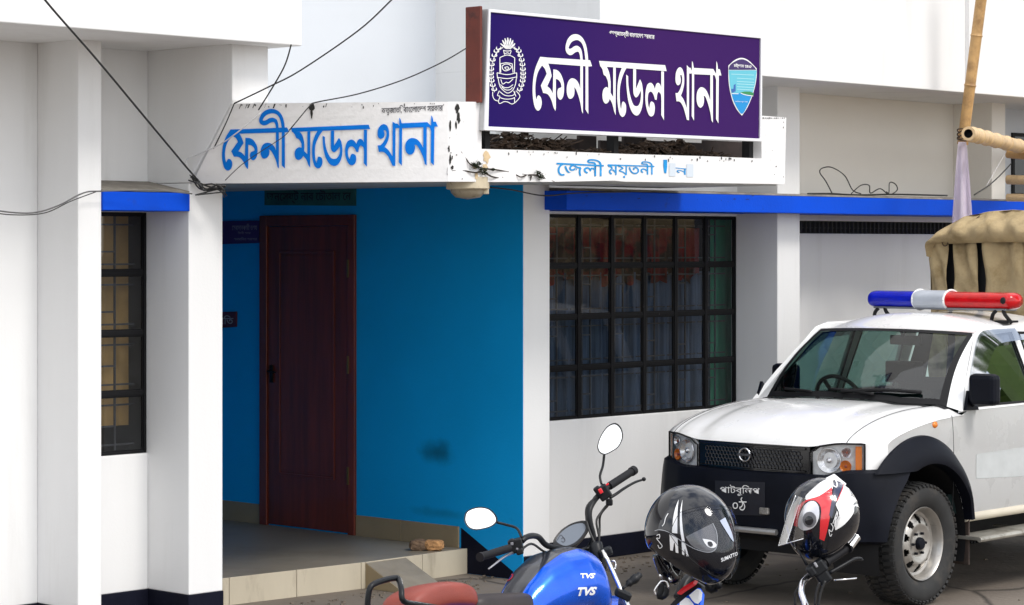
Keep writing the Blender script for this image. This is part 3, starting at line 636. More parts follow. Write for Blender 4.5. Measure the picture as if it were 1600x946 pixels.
wall_sign('notice_board', [(346, 382), (407, 380), (407, 345), (346, 346)], mat('purple_notice', (.06, .015, .12), .5), 'small purple notice with white writing left of the door', 'notice',
          [('েসবাদানকারী তথয', [(363, 350), (402, 350), (402, 360), (363, 360)], .0), ('িফনী সদর', [(372, 362), (392, 362), (392, 366), (372, 366)], 0), ('সনমািনত সবাগত', [(366, 371), (402, 371), (402, 376), (366, 376)], 0)], mat('grey_lettering', (.35, .3, .35), .6))
wall_sign('room_plate', [(340, 513), (371, 511), (371, 487), (340, 488)], mat('maroon_plate', (.09, .01, .02), .5), 'small maroon room plate at the left edge of the porch', 'plate', [('ািত', [(346, 493), (365, 493), (365, 507), (346, 507)], .01)], mat('grey_lettering2', (.4, .4, .4), .6))
# ceiling lamp under the canopy
lc = Wb(*un(hn(731, 291, .93)), 0); lz = 2.475
t = thing('ceiling_lamp', (lc.x, lc.y, lz), 'weathered cream ceiling lamp under the canopy beside the blue wall', 'lamp')
Ml = Matrix.Translation((lc.x, lc.y, 0))
bm = B(); add_lathe(bm, [(0, lz + .025), (.12, lz + .025), (.12, lz), (.122, lz - .038), (.115, lz - .044), (0, lz - .044)], Ml, 40); part('base', bm, mat('yellowed_plastic', (.55, .47, .33), .5, var=.1, vs_=20, dirt=(.25, .15, .07), ds=30, dlo=.6, dhi=.7), t, smooth=True)
bm = B(); add_lathe(bm, [(.100, lz - .044), (.095, lz - .062), (.07, lz - .088), (0, lz - .100)], Ml, 40); part('shade', bm, mat('dusty_glass', (.32, .27, .19), .3, var=.2, vs_=25), t, smooth=True)
bm = B(); add_box(bm, (lc.x + .085, lc.y - .03, lz - .07), (lc.x + .118, lc.y + .03, lz - .03)); part('clip', bm, bpy.data.materials['yellowed_plastic'], t, bevel=.004)
# broken brick on the porch
bp_ = atZ(667, 861, ZF); t = thing('brick_rubble', bp_, 'broken yellowish brick lump lying at the foot of the blue wall', 'brick')
M_brick = mat('broken_brick', (.42, .22, .09), .95, var=.35, vs_=30, bump=1, bs=60)
for dx, s, mm in ((.045, .055, M_brick), (-.055, .05, mat('brick_core', (.16, .1, .06), .95, var=.5, vs_=30, bump=1))):
    bm = B(); bmesh.ops.create_icosphere(bm, subdivisions=3, radius=1)
    for v in bm.verts:
        c = v.co; c.x = math.copysign(abs(c.x) ** .5, c.x); c.y = math.copysign(abs(c.y) ** .5, c.y); c.z = math.copysign(abs(c.z) ** .6, c.z)
        v.co = Vector((bp_.x + dx + c.x * s * 1.15, bp_.y + .03 + c.y * s, bp_.z + .034 + c.z * .034)) + Vector((random.uniform(-1, 1), random.uniform(-1, 1), random.uniform(-1, 1))) * .004
    part('lump', bm, mm, t)
# weeds growing from the parapet
M_root = mat('dead_root', (.035, .025, .018), .9, var=.4, vs_=40); M_leaf = mat('dull_leaf', (.022, .035, .012), .7, var=.4, vs_=40)
def weed(path, blobs, label):
    base = hn(*path[0][0], 1.06); t = thing('weed', base, label, 'weed'); bm = B()
    for p in path:
        P = [hn(x, y, 1.045 + .012 * math.sin(i * 1.9)) for i, (x, y) in enumerate(p)]; add_tube(bm, P, lambda s: .0042 * (1 - .6 * s) + .001, 6, 4)
    part('root', bm, M_root, t); bm = B()
    for x, y, r, g in blobs:
        c = hn(x, y, 1.06)
        for i in range(70):
            a = Vector((random.gauss(0, 1), random.gauss(0, .3), random.gauss(0, .8))) * r * .42; Mx = Matrix.Translation(c + a) @ Matrix.Rotation(random.uniform(0, 6), 4, 'Z') @ Matrix.Rotation(random.uniform(0, 6), 4, 'X')
            s = random.uniform(.003, .008); v = [bm.verts.new(Mx @ Vector(q)) for q in ((-s, 0, 0), (0, s * .6, .002), (s, 0, 0), (0, -s * .6, .002))]; bm.faces.new(v)
    part('leaves', bm, M_leaf, t)
weed([[(752, 268), (742, 270), (725, 267), (706, 267)], [(750, 262), (736, 258), (728, 248), (720, 237)], [(757, 270), (768, 276), (778, 278), (786, 277)], [(752, 264), (770, 265), (790, 268), (826, 274)]], [(744, 259, .025, 1), (754, 266, .03, 0), (748, 256, .02, 1), (770, 265, .012, 0), (757, 270, .022, 0), (740, 258, .016, 1)], 'scraggly dark weed rooted in the parapet corner left of the small blue writing')
weed([[(826, 274), (836, 274), (850, 279), (866, 284)], [(830, 276), (829, 282)], [(822, 274), (814, 277), (806, 273)]], [(844, 274, .024, 0), (840, 270, .018, 0), (847, 277, .02, 0)], 'small dark withered weed tuft on the parapet just before the small blue writing')
# cables -----------------------------------------------------------------
def cable(pts, r, label, m=None, k=6, grp='cables strung around the canopy'):
    bm = B(); add_tube(bm, pts, r, 6, k); o = part('cable', bm, m or M_cable, None, smooth='all'); tag(o, label, 'cable', grp); return o
A_ = lambda x, y, Y_: atY(x, y, Y_)
cable([A_(40, -45, 11.4), A_(70, 0, 11.6), A_(150, 92, 12.1), A_(225, 182, 12.6), A_(290, 260, 13.15), A_(312, 285, 13.35)], .0055, 'thick black cable running down from the top left corner to the porch pilaster')
cable([A_(640, -28, 12.6), A_(612, 0, 12.7), A_(560, 48, 12.85), A_(470, 110, 13.0), A_(420, 136, 13.06), A_(366, 162, 13.10)], .0045, 'black cable from the top centre down to the left end of the canopy')
cable([A_(366, 162, 13.10), A_(352, 195, 13.18), A_(330, 240, 13.3), A_(311, 276, 13.38)], .0032, 'thin grey cable down the slanted left edge of the canopy')
cable([A_(455, 70, 12.9), A_(446, 100, 12.95), A_(430, 130, 13.0), A_(404, 172, 13.1)], .004, 'short black cable hanging steeply from the upper storey end')
cable([A_(728, 76, 13.3), A_(690, 98, 13.25), A_(630, 125, 13.2), A_(560, 147, 13.15), A_(495, 160, 13.1), A_(484, 166, 13.08), A_(462, 192, 13.06), A_(452, 204, 13.08)], .0035, 'thin cable sagging from the brown sign box to the canopy top edge')
M_wc = mat('pale_cable', (.6, .6, .6), .6)
cable([A_(408, 176, 13.06), A_(370, 208, 13.1), A_(340, 228, 13.2), A_(305, 243, 13.3), A_(291, 252, 13.33), A_(300, 278, 13.34)], .0035, 'pale grey cable crossing the first blue letter', M_wc)
cable([A_(-30, 322, 12.4), A_(0, 330, 12.5), A_(50, 333, 12.6), A_(90, 322, 12.7), A_(130, 302, 12.8), A_(160, 299, 12.9), A_(240, 298, 13.1), A_(300, 303, 13.28)], .004, 'grey cable sagging along the left wall and over the small blue sunshade', mat('grey_cable', (.12, .12, .12), .6))
cable([A_(-30, 330, 12.4), A_(20, 336, 12.5), A_(70, 333, 12.6), A_(110, 315, 12.7), A_(150, 300, 12.8)], .0028, 'second thinner cable just under the sagging one on the left wall')
cable([A_(452, 205, 13.12), A_(440, 216, 13.12), A_(400, 242, 13.15), A_(375, 260, 13.2), A_(352, 282, 13.28)], .0022, 'very thin wire crossing under the first blue word')
bm = B(); random.seed(11)
for i in range(7):
    P = [A_(298 + random.uniform(-4, 4), 278 + random.uniform(-8, 4), 13.34)]
    for j, (x, y) in enumerate(((310, 287), (322, 294), (336, 291), (350, 296))): P.append(A_(x + random.uniform(-4, 4), y + random.uniform(-5, 5), 13.33 + random.uniform(-.03, .02)))
    if i % 2: P.append(A_(352 + random.uniform(-3, 3), 306 + random.uniform(-4, 4), 13.4))
    else: P.append(A_(308 + random.uniform(-4, 4), 305, 13.3))
    add_tube(bm, P, .004, 6, 5)
o = part('cable', bm, M_cable, None); tag(o, 'tangled knot of black cables on top of the porch pilaster', 'cable', 'cables strung around the canopy')
def Sn(x, y, n=.2): return hn(x, y, n)
cable([Sn(1300, 302, .1), Sn(1290, 283, .1), Sn(1281, 270, .1), Sn(1285, 263, .1), Sn(1300, 262, .1), Sn(1320, 275, .1), Sn(1332, 297, .12), Sn(1345, 303, .1)], .0042, 'large black cable loop rising from the long blue sunshade')
cable([Sn(1330, 303, .15), Sn(1345, 290, .15), Sn(1358, 290, .12), Sn(1360, 302, .1), Sn(1375, 295, .12), Sn(1388, 303, .12), Sn(1390, 286, .1), Sn(1399, 288, .1), Sn(1402, 297, .1), Sn(1392, 304, .1), Sn(1385, 300, .1)], .0042, 'small tangled black cable coil on the long blue sunshade')
cable([Sn(1262, 303, .1), Sn(1300, 303, .1), Sn(1340, 305, .1), Sn(1400, 304, .1), Sn(1480, 306, .1)], .006, 'black cable lying flat along the top of the long blue sunshade')
cable([A_(765, 293, 14.2), A_(800, 297, 14.3), A_(850, 306, 14.6), A_(900, 302, 14.9), A_(985, 300, 15.3)], .004, 'thin dark cable looping from the ceiling lamp over the white pier')

# litter and grit along the foot of the walls
bm = B(); random.seed(31)
for i in range(900):
    k = random.random()
    if k < .5: P_ = Wb(random.uniform(.1, 4.5), random.choice((-.3, 0)) + abs(random.gauss(0, .12)) + .02, 0)
    elif k < .75: P_ = Wb(random.uniform(-2.4, 0), -.45 + abs(random.gauss(0, .2)), 0)
    else: P_ = Vector((random.uniform(-2, 5), random.uniform(9, 17), 0))
    if un(P_)[1] < -.34 or (un(P_)[0] < 0 and un(P_)[1] < -.4): continue
    s = random.uniform(.003, .012); Mx = Matrix.Translation(P_ + Vector((0, 0, s * .4))) @ Matrix.Rotation(random.uniform(0, 6), 4, 'Z') @ Matrix.Rotation(random.uniform(-.3, .3), 4, 'X')
    add_box(bm, (-s, -s * .7, -s * .4), (s, s * .7, s * .4), Mx)
o = part('grit', bm, mat('grit_stone', (.16, .13, .10), .95, var=.6, vs_=40), None); tag(o, 'grit and small litter scattered along the foot of the walls', 'grit', None, 'stuff')
# ================================================================== THE PICKUP
random.seed(5)
TA = R(42); th_ = Vector((-math.sin(TA), -math.cos(TA), 0)); tl_ = Vector((math.cos(TA), -math.sin(TA), 0)); TW = Vector((1.845, 14.815, 0))
MT = Matrix(((th_.x, tl_.x, 0, TW.x), (th_.y, tl_.y, 0, TW.y), (0, 0, 1, 0), (0, 0, 0, 1)))
trk = thing('pickup_truck', TW - th_ * 1.4, 'white police pickup with black bumper, blue and red roof lights and a khaki canvas rear', 'pickup')
M_car = mat('white_car_paint', (.83, .83, .82), .28, coat=.7, var=.015, vs_=2, dirt=(.68, .66, .61), ds=2.2, dlo=.6, dhi=.9)
M_trim = mat('navy_black_plastic', (.0025, .0035, .008), .5, var=.25, vs_=5, spec=.16)
M_blk = mat('matt_black', (.008, .008, .009), .7, spec=.3)
M_gloss = mat('gloss_black', (.006, .006, .007), .15, coat=.5)
M_rubber = mat('tyre_rubber', (.018, .018, .018), .78, var=.3, vs_=15, dirt=(.06, .05, .04), ds=8, dlo=.5, dhi=.8)
M_steel = mat('silver_steel_rim', (.42, .40, .37), .35, metal=.75, var=.12, vs_=12, dirt=(.14, .11, .08), ds=12, dlo=.58, dhi=.75)
M_chrome = mat('chrome', (.8, .8, .82), .12, metal=1)
M_int = mat('dark_teal_interior', (.008, .018, .018), .8, spec=.2)
M_cg = glass('car_glass', (.46, .66, .62), .01, .06, .5)
M_cgs = glass('car_side_glass', (.22, .30, .28), .01, .30, .7)
M_visor = glass('smoked_visor', (.45, .48, .52), .05, .22, .6)
M_lens = glass('clear_lens', (.97, .97, .97), .02, .04, .5)
def tpart(name, bm, m, parent=trk, **k): return part(name, bm, m, parent, M=MT, **k)
def pl_(tab, a):                            # piecewise linear
    a = max(tab[0][0], min(tab[-1][0], a))
    for (x0, y0), (x1, y1) in zip(tab, tab[1:]):
        if a <= x1: t = (a - x0) / (x1 - x0); return y0 + (y1 - y0) * t
    return tab[-1][1]
def sm(t): t = max(0, min(1, t)); return t * t * (3 - 2 * t)
FY = [(0, 0), (.35, .30), (.6, .50), (.8, .65), (.92, .735), (1, .775)]; FX = [(0, .655), (.35, .648), (.6, .622), (.8, .575), (.92, .50), (1, .38)]
RY = [(0, 0), (.35, .26), (.6, .46), (.8, .62), (.92, .715), (1, .768)]; RX = [(0, -.27), (.35, -.285), (.6, -.33), (.8, -.40), (.92, -.44), (1, -.46)]
def top(v, t):
    s = -1 if v < 0 else 1; a = abs(v)
    xf, yf, xr, yr = pl_(FX, a), pl_(FY, a), pl_(RX, a), pl_(RY, a)
    tt = t ** 1.35; x = xf + (xr - xf) * tt; y = yf + (yr - yf) * tt
    zf = .952 + .03 * sm((a - .45) / .3) - .012 * sm((a - .85) / .15); zr = 1.158 - .012 * a - .052 * sm((a - .8) / .2)
    z = zf + (zr - zf) * (1 - (1 - t) ** 1.65) + .028 * math.sin(math.pi * min(1, t * 1.05)) * (1 - a ** 2.5)
    z += .012 * (sm((.52 - a) / .12)) * sm(t / .15) - .01 * math.exp(-((a - .74) / .02) ** 2) * (t > .02)
    return Vector((x, s * y, z))
bm = B(); add_grid(bm, lambda a, b: top(-1 + 2 * a, b), 84, 26); bmesh.ops.recalc_face_normals(bm, faces=bm.faces)
hood = tpart('hood', bm, M_car, smooth='all')
# body sides with wheel arches
def side_y(z): return .775 - .012 * max(0, (z - .9) / .2) ** 2 - .02 * max(0, (.62 - z) / .16) ** 2
def arch(x, r=.475):
    for c in (0, -2.8):
        if abs(x - c) < r: return .36 + math.sqrt(r * r - (x - c) ** 2)
    return .47
def ztop(x):
    if x > -.46:
        t = ((.38 - x) / .84); t = max(0, min(1, t)); tt = t ** (1 / 1.35); return top(1, tt).z
    return 1.106 + .03 * sm((-.46 - x) / .1)
def side_panel(s, x0, x1, name, n=60):
    xs = sorted(set([x0 + (x1 - x0) * i / n for i in range(n + 1)] + [c + q * .4749 for c in (0, -2.8) for q in (-1, 1) if x1 < c + q * .4749 < x0]), reverse=True)
    bm = B(); prev = None
    for x in xs:
        zb, zt = arch(x), ztop(x); row = [bm.verts.new((x, s * side_y(zb + (zt - zb) * j / 10), zb + (zt - zb) * j / 10)) for j in range(11)]
        if prev:
            for j in range(10): bm.faces.new([prev[j], row[j], row[j + 1], prev[j + 1]] if s > 0 else [prev[j], prev[j + 1], row[j + 1], row[j]])
        prev = row
    bmesh.ops.solidify(bm, geom=bm.faces[:], thickness=.01)
    return tpart(name, bm, M_car, smooth=True)
doors = []
for s in (1, -1):
    side_panel(s, .38, -.325, 'front_wing', 50); d = side_panel(s, -.331, -1.34, 'door', 30); side_panel(s, -1.346, -2.08, 'door', 20); side_panel(s, -2.10, -3.95, 'bed_side', 50)
    if s > 0: neard = d
    # corner patch between lamp and wing
    bm = B(); add_grid(bm, lambda a, b: Vector((pl_(FX, .885 + .115 * a), s * pl_(FY, .885 + .115 * a), .78 + (top(s * (.885 + .115 * a), 0).z - .78) * b)), 6, 6); bmesh.ops.recalc_face_normals(bm, faces=bm.faces); tpart('wing_corner', bm, M_car, smooth='all')
    bm = B(); add_poly_prism(bm, [(.38, s * .772, .78), (.38, s * .772, .975), (.36, s * .772, .975), (.30, s * .772, .78)], (0, -s * .01, 0)); tpart('wing_filler', bm, M_car)
    # sill and running board
    bm = B(); add_tube(bm, [(-.47, s * .755, .475), (-2.2, s * .755, .475)], .028, 12); tpart('sill', bm, mat('cream_sill', (.55, .5, .4), .5, var=.1), smooth=True)
    bm = B(); add_box(bm, (-2.3, s * .80 - .10, .345), (-.47, s * .80 + .07, .368)); add_tube(bm, [(-.46, s * .87, .352), (-2.3, s * .87, .352)], .017, 8)
    for x in (-.7, -1.3, -2.0): add_box(bm, (x - .03, s * .6 - .12, .335), (x + .03, s * .6 + .12, .345))
    tpart('running_board', bm, mat('aluminium_step', (.45, .43, .38), .4, metal=.6, var=.15, dirt=(.15, .12, .08), ds=9, dlo=.5, dhi=.7), bevel=.003)
    bm = B(); add_box(bm, (-.505, s * .655 - .125, .19), (-.49, s * .655 + .125, .53)); tpart('mud_flap', bm, mat('muddy_rubber', (.05, .035, .028), .9, var=.4, vs_=12), bevel=.004)
    # wheel arch flare
    RO = [(20, .60), (38, .69), (60, .665), (90, .640), (120, .60), (150, .548), (168, .495)]
    def fl(a, b):
        th = 41 + 126 * a; ro = pl_(RO, th); ri = .478
        prof = [(ro, .776), (ro - .004, .792), (ri + (ro - ri) * .62, .832), (ri + .022, .848), (ri, .842), (ri - .004, .80), (ri - .002, .74)]
        k = min(int(b * 6 + 1e-6), 6); r, y = prof[k]; y = y - (.02 * sm((th - 140) / 25) if y > .79 else 0)
        t0 = math.degrees(math.asin(min(1, .447 / r))) + (16 if s < 0 else 0); th = t0 + (167 - t0) * a; r = r if k in (4, 5, 6) or True else r; return Vector((r * math.cos(R(th)), s * y, .36 + r * math.sin(R(th))))
    bm = B(); add_grid(bm, fl, 40, 6); bmesh.ops.recalc_face_normals(bm, faces=bm.faces); tpart('wheel_arch_flare', bm, M_trim, smooth=True)
    # dark inner arch
    for c in (0, -2.8):
        bm = B(); add_grid(bm, lambda a, b: Vector((c + .472 * math.cos(math.pi * (-.1 + 1.2 * a)), s * (.45 + .32 * b), .36 + .472 * math.sin(math.pi * (-.1 + 1.2 * a)))), 24, 1); tpart('arch_liner', bm, M_blk, smooth='all')
# front: bumper, grille
BY = [(0, 0), (.35, .32), (.6, .53), (.78, .69), (.9, .80), (1, .843)]; BX = [(0, .70), (.35, .693), (.6, .665), (.78, .61), (.9, .50), (1, .34)]
def bump(a, b):
    v = -1 + 2 * a; s = -1 if v < 0 else 1; k = abs(v)
    rows = [(.40, -.10), (.42, -.02), (.50, -.005), (.58, .0), (.70, .0), (.755, -.006), (.785, -.02), (.795, -.06)]
    j = min(int(b * 7 + 1e-6), 7); z, off = rows[j]
    x, y = pl_(BX, k), pl_(BY, k); xe = math.sqrt(.482 ** 2 - (max(z, .36) - .36) ** 2)
    if k > .86: q = (k - .86) / .14; x = pl_(BX, .86) * (1 - q) + xe * q
    sc = 1 + off
    if z > .75: z += .035 * sm((k - .55) / .25) * (z - .75) / .045
    return Vector((x + off * (1 - k * .8), s * (y + (off * .6 * sm((k - .5) / .4))), z))
bm = B(); add_grid(bm, bump, 76, 7); bmesh.ops.recalc_face_normals(bm, faces=bm.faces); bump_o = tpart('front_bumper', bm, M_trim, smooth=True)
bm = B(); add_grid(bm, lambda a, b: Vector((.62 - .05 * abs(2 * a - 1) ** 2 - .08 * (1 - b), (2 * a - 1) * .62, .37 + .07 * b)), 20, 2); add_box(bm, (-.1, -.45, .30), (.5, .45, .5)); add_box(bm, (-3.8, -.42, .30), (.4, -.34, .44)); add_box(bm, (-3.8, .34, .30), (.4, .42, .44)); add_tube(bm, [(0, -.6, .36), (0, .6, .36)], .045, 10); add_tube(bm, [(-2.8, -.6, .36), (-2.8, .6, .36)], .06, 10); add_box(bm, (-3.95, -.76, .47), (-.5, .76, .56)); tpart('chassis', bm, M_blk)
bm = B(); add_tube(bm, [(pl_(BX, abs(y) / .9) + .008, y, .447) for y in (-.36, -.2, -.1, 0, .1, .22)], .018, 8); tpart('lower_chrome_bar', bm, mat('dull_chrome', (.65, .65, .65), .35, metal=.9), smooth=True)
bm = B(); add_box(bm, (.69, .10, .545), (.712, .165, .585)); tpart('tow_hook_cover', bm, mat('worn_metal', (.3, .29, .27), .4, metal=.7, var=.4, vs_=60), bevel=.006)
def fpt(y, z, off=0): 
    a = abs(y); k = [(p[1], q[1]) for p, q in zip(FY, FX)]
    return Vector((pl_(k, a) + off, y, z))
# grille
bm = B(); add_grid(bm, lambda a, b: fpt(-.405 + .81 * a, .79 + .163 * b, -.004 - .012 * math.sin(math.pi * b) * 0), 40, 4); bmesh.ops.recalc_face_normals(bm, faces=bm.faces); gr = tpart('grille', bm, M_gloss, smooth='all')
bm = B(); r = .0145
for i in range(-13, 14):
    for j in range(0, 5):
        cy = i * r * 1.74 + (j % 2) * r * .87; cz = .82 + j * r * 1.5 + .0
        if abs(cy) > .36: continue
        pts = [fpt(cy + r * .97 * math.cos(R(60 * k + 30)), cz + r * .97 * math.sin(R(60 * k + 30)), .004) for k in range(7)]
        add_tube(bm, pts, .0028, 4, caps=False)
tpart('grille_mesh', bm, mat('charcoal_mesh', (.02, .022, .028), .35), gr)
bm = B()
for zz in (.806, .936): add_tube(bm, [fpt(y, zz, .004) for y in [-.38 + .76 * i / 16 for i in range(17)]], .006, 6)
tpart('grille_frame', bm, M_gloss, gr, smooth=True)
bm = B(); bc = fpt(-.035, .883, .014)
def ringpts(rr, n=28, ry=1): return [bc + Vector((0, rr * math.cos(2 * math.pi * i / n) * ry, rr * math.sin(2 * math.pi * i / n))) for i in range(n + 1)]
add_tube(bm, ringpts(.038), .0058, 8, caps=False); tpart('badge_ring', bm, M_chrome, gr, smooth='all')
bm = B(); add_box(bm, (bc.x - .004, bc.y - .05, bc.z - .009), (bc.x + .007, bc.y + .05, bc.z + .009)); bar = tpart('badge_bar', bm, mat('badge_dark_chrome', (.12, .12, .13), .25, metal=.8), gr, bevel=.003)
# headlights
M_refl = mat('lamp_reflector', (.82, .83, .85), .18, metal=.9, var=.1, vs_=60)
M_lampbase = mat('lamp_silver', (.88, .89, .91), .35, metal=.1, var=.12, vs_=30)
M_amb = mat('amber_lens', (.75, .20, .01), .2, coat=.5); M_red = mat('lamp_red', (.3, .05, .02), .2, coat=.6)
for s in (1, -1):
    V0, V1 = .485, .885
    def lz(a, b):
        v = V0 + (V1 - V0) * a; zt = top(v, 0).z - .004 - .028 * (1 - sm(a / .2)) * (1); zb = .782 + .012 * a
        return v, zb + (zt - zb) * b
    def lamp(off): return lambda a, b: (lambda v, z: Vector((pl_(FX, v) + off, s * (pl_(FY, v) + off * .8 * sm((v - .6) / .3)), z)))(*lz(a, b))
    bm = B(); add_grid(bm, lamp(-.03), 20, 8); bmesh.ops.recalc_face_normals(bm, faces=bm.faces); hl = tpart('headlight', bm, M_lampbase, smooth='all')
    bm = B(); L0 = lamp(.003); add_grid(bm, L0, 24, 10); bmesh.ops.recalc_face_normals(bm, faces=bm.faces); tpart('lens', bm, M_lens, hl, smooth='all')
    bm = B(); ed = [L0(i / 20, 0) for i in range(21)] + [L0(1, i / 8) for i in range(1, 9)] + [L0(1 - i / 20, 1) for i in range(1, 21)] + [L0(0, 1 - i / 8) for i in range(1, 9)]; add_tube(bm, ed, .0055, 6, caps=False); tpart('seal', bm, M_blk, hl, smooth='all')
    def bowl(a, b, rr, m, name, bulb=None, dep=.03):
        p = lamp(-.012)(a, b); q = lamp(-.012)(min(1, a + .05), b); t = (q - p).normalized(); nrm = Vector((t.y * s, -t.x * s, 0)) if False else Vector((abs(t.y), s * abs(t.x), 0)).normalized()
        Mx = Matrix.Translation(p) @ nrm.to_track_quat('Z', 'Y').to_matrix().to_4x4(); bm = B()
        add_lathe(bm, [(0, -dep), (rr * .4, -dep * .9), (rr * .75, -dep * .5), (rr, 0), (rr * 1.06, .002), (rr * 1.08, -.004)], Mx, 28); o = tpart(name, bm, m, hl, smooth='all')
        bm = B(); bmesh.ops.create_uvsphere(bm, u_segments=14, v_segments=8, radius=rr * .28, matrix=Mx @ Matrix.Translation((0, 0, -dep * .3))); tpart('bulb', bm, bulb or M_chrome, hl, smooth='all')
    bowl(.35, .50, .068, M_refl, 'reflector'); bowl(.70, .72, .03, M_refl, 'reflector', M_red, .02); bowl(.68, .30, .032, M_amb, 'indicator_reflector', M_red, .02)
    bm = B(); add_grid(bm, lambda a, b: lamp(-.004)(.86 + .10 * a, .06 + .86 * b), 4, 8); bmesh.ops.recalc_face_normals(bm, faces=bm.faces); tpart('amber_strip', bm, M_amb, hl, smooth='all')
    bm = B(); bmesh.ops.create_uvsphere(bm, u_segments=16, v_segments=8, radius=1, matrix=Matrix.Translation((-.13, s * .768, 1.055)) @ Matrix.Diagonal((.027, .014, .02, 1))); tpart('side_indicator', bm, M_amb, smooth='all')
# greenhouse
def gy(z): return .760 - (z - 1.13) * .40
OUTL = [(-.44, 1.118), (-.60, 1.30), (-.80, 1.49), (-.88, 1.575), (-1.0, 1.604), (-1.5, 1.612), (-2.0, 1.60), (-2.08, 1.56), (-2.12, 1.13)]
W1_ = [(-.535, 1.142), (-.66, 1.29), (-.84, 1.47), (-.94, 1.545), (-1.31, 1.565), (-1.33, 1.142)]
W2_ = [(-1.40, 1.142), (-1.40, 1.565), (-1.93, 1.55), (-2.02, 1.142)]
for s in (1, -1):
    bm = B(); polys = [[Vector((x, s * gy(z), z)) for x, z in P] for P in (OUTL, W1_, W2_)]
    flat = [p for P in polys for p in P]; vs2 = [bm.verts.new(p) for p in flat]
    for t in tessellate_polygon([[Vector((p.x, p.z, 0)) for p in P] for P in polys]):
        try: bm.faces.new([vs2[i] for i in t])
        except ValueError: pass
    bmesh.ops.recalc_face_normals(bm, faces=bm.faces); bmesh.ops.solidify(bm, geom=bm.faces[:], thickness=.03 * s * 1); gh = tpart('cab_frame', bm, M_car, smooth=True)
    for P in (W1_, W2_):
        bm = B(); bm.faces.new([bm.verts.new((x, s * (gy(z) - .008), z)) for x, z in P]); sw = tpart('side_window', bm, M_cgs if s > 0 else M_cg)
        bm = B(); loop = [Vector((x, s * (gy(z) + .001), z)) for x, z in P]; add_tube(bm, loop + [loop[0]], .008, 6, caps=False); tpart('window_seal', bm, M_blk, sw, smooth='all')
    # rain visor along the pillar and roof
    c0 = [(-.50, 1.15), (-.64, 1.31), (-.83, 1.50), (-.93, 1.572), (-1.05, 1.59), (-1.36, 1.592)]; c1 = [(-.575, 1.15), (-.75, 1.30), (-.93, 1.435), (-1.03, 1.49), (-1.13, 1.51), (-1.36, 1.52)]
    bm = B(); A0 = smooth_path([Vector((x, s * (gy(z) + .012), z)) for x, z in c0], 5); A1 = smooth_path([Vector((x, s * (gy(z) + .04), z)) for x, z in c1], 5)
    r0 = [bm.verts.new(p) for p in A0]; r1 = [bm.verts.new(p) for p in A1]
    for i in range(len(r0) - 1): bm.faces.new([r0[i], r0[i + 1], r1[i + 1], r1[i]])
    tpart('rain_visor', bm, M_visor, smooth='all')
    # outer mirror
    ms = thing
    mx_, my_ = (-.52, .87) if s > 0 else (-.76, .76)
    bm = B(); add_box(bm, (mx_ - .05, s * my_ - .092, 1.155), (mx_ + .045, s * my_ + .092, 1.345))
    mo = tpart('wing_mirror', bm, M_trim, bevel=.03)
    bm = B(); add_tube(bm, [(mx_ + .0, s * my_ - s * .05, 1.19), (mx_ - .02, s * .75, 1.145)], .022, 8); add_poly_prism(bm, [(-.455, s * .764, 1.125), (-.50, s * .757, 1.24), (-.60, s * .757, 1.15), (-.6, s * .764, 1.12)], (0, s * .02, 0)); tpart('mirror_arm', bm, M_trim, mo, smooth=True)
# pillars (A) and roof
UY = [(0, 0), (.35, .22), (.6, .37), (.8, .49), (1, .575)]; UX = [(0, -.80), (.35, -.812), (.6, -.835), (.8, -.862), (1, -.895)]
def up_(v, lift=0): s = -1 if v < 0 else 1; a = abs(v); return Vector((pl_(UX, a), s * pl_(UY, a), 1.588 - .018 * a ** 2 + lift))
def lowp(v): return top(v * .86, 1) + Vector((-.01, 0, .004))
def ws(v, t): p = lowp(v) * (1 - t) + up_(v) * t; return p + Vector((.045 * math.sin(math.pi * t), 0, .02 * math.sin(math.pi * t))) * 1
bm = B(); add_grid(bm, lambda a, b: ws(-1 + 2 * a, b), 24, 12); bmesh.ops.recalc_face_normals(bm, faces=bm.faces); wsh = tpart('windscreen', bm, M_cg, smooth='all')
bm = B()
for (a0, a1, b0, b1) in ((-1, -.93, 0, 1), (.93, 1, 0, 1), (-1, 1, .955, 1), (-1, 1, 0, .07)):
    add_grid(bm, lambda a, b: ws(a0 + (a1 - a0) * a, b0 + (b1 - b0) * b) + Vector((.003, 0, .002)), 20 if a1 - a0 > 1 else 2, 12 if b1 - b0 > .5 else 2)
tpart('windscreen_border', bm, M_blk, wsh, smooth='all')
for s in (1, -1):
    bm = B(); F = lambda a, b: (ws(s * (1 - .0 * a), b) + Vector((.006, 0, .004))) * (1 - a) + Vector((-.44 - .44 * b - .02 * math.sin(math.pi * b) * -1, s * gy(1.118 + .457 * b), 1.118 + .457 * b)) * a
    add_grid(bm, F, 3, 12); bmesh.ops.recalc_face_normals(bm, faces=bm.faces); tpart('pillar', bm, M_car, smooth='all')
def roof(a, b):
    v = -1 + 2 * a; f = up_(v, .003); s = -1 if v < 0 else 1
    yy = f.y; x = f.x + (-2.1 - f.x) * b ** 1.1; ye = yy * (1 + .0 * b)
    z = f.z + (.062 * (1 - v * v) + .03) * sm(min(1, b / .28)) ** .8 * (1 - .35 * sm((b - .8) / .2)) - .03 * abs(v) ** 6 * sm(b / .2)
    return Vector((x, ye, z))
bm = B(); g = add_grid(bm, roof, 30, 30)
for s in (0, -1):
    col_ = g[s]; pr = None
    for v_ in col_:
        w = bm.verts.new((v_.co.x, v_.co.y * 1.005, min(v_.co.z, 1.56)));
        if pr: bm.faces.new([pr[0], v_, w, pr[1]])
        pr = (v_, w)
bmesh.ops.recalc_face_normals(bm, faces=bm.faces); rf = tpart('roof', bm, M_car, smooth=True)
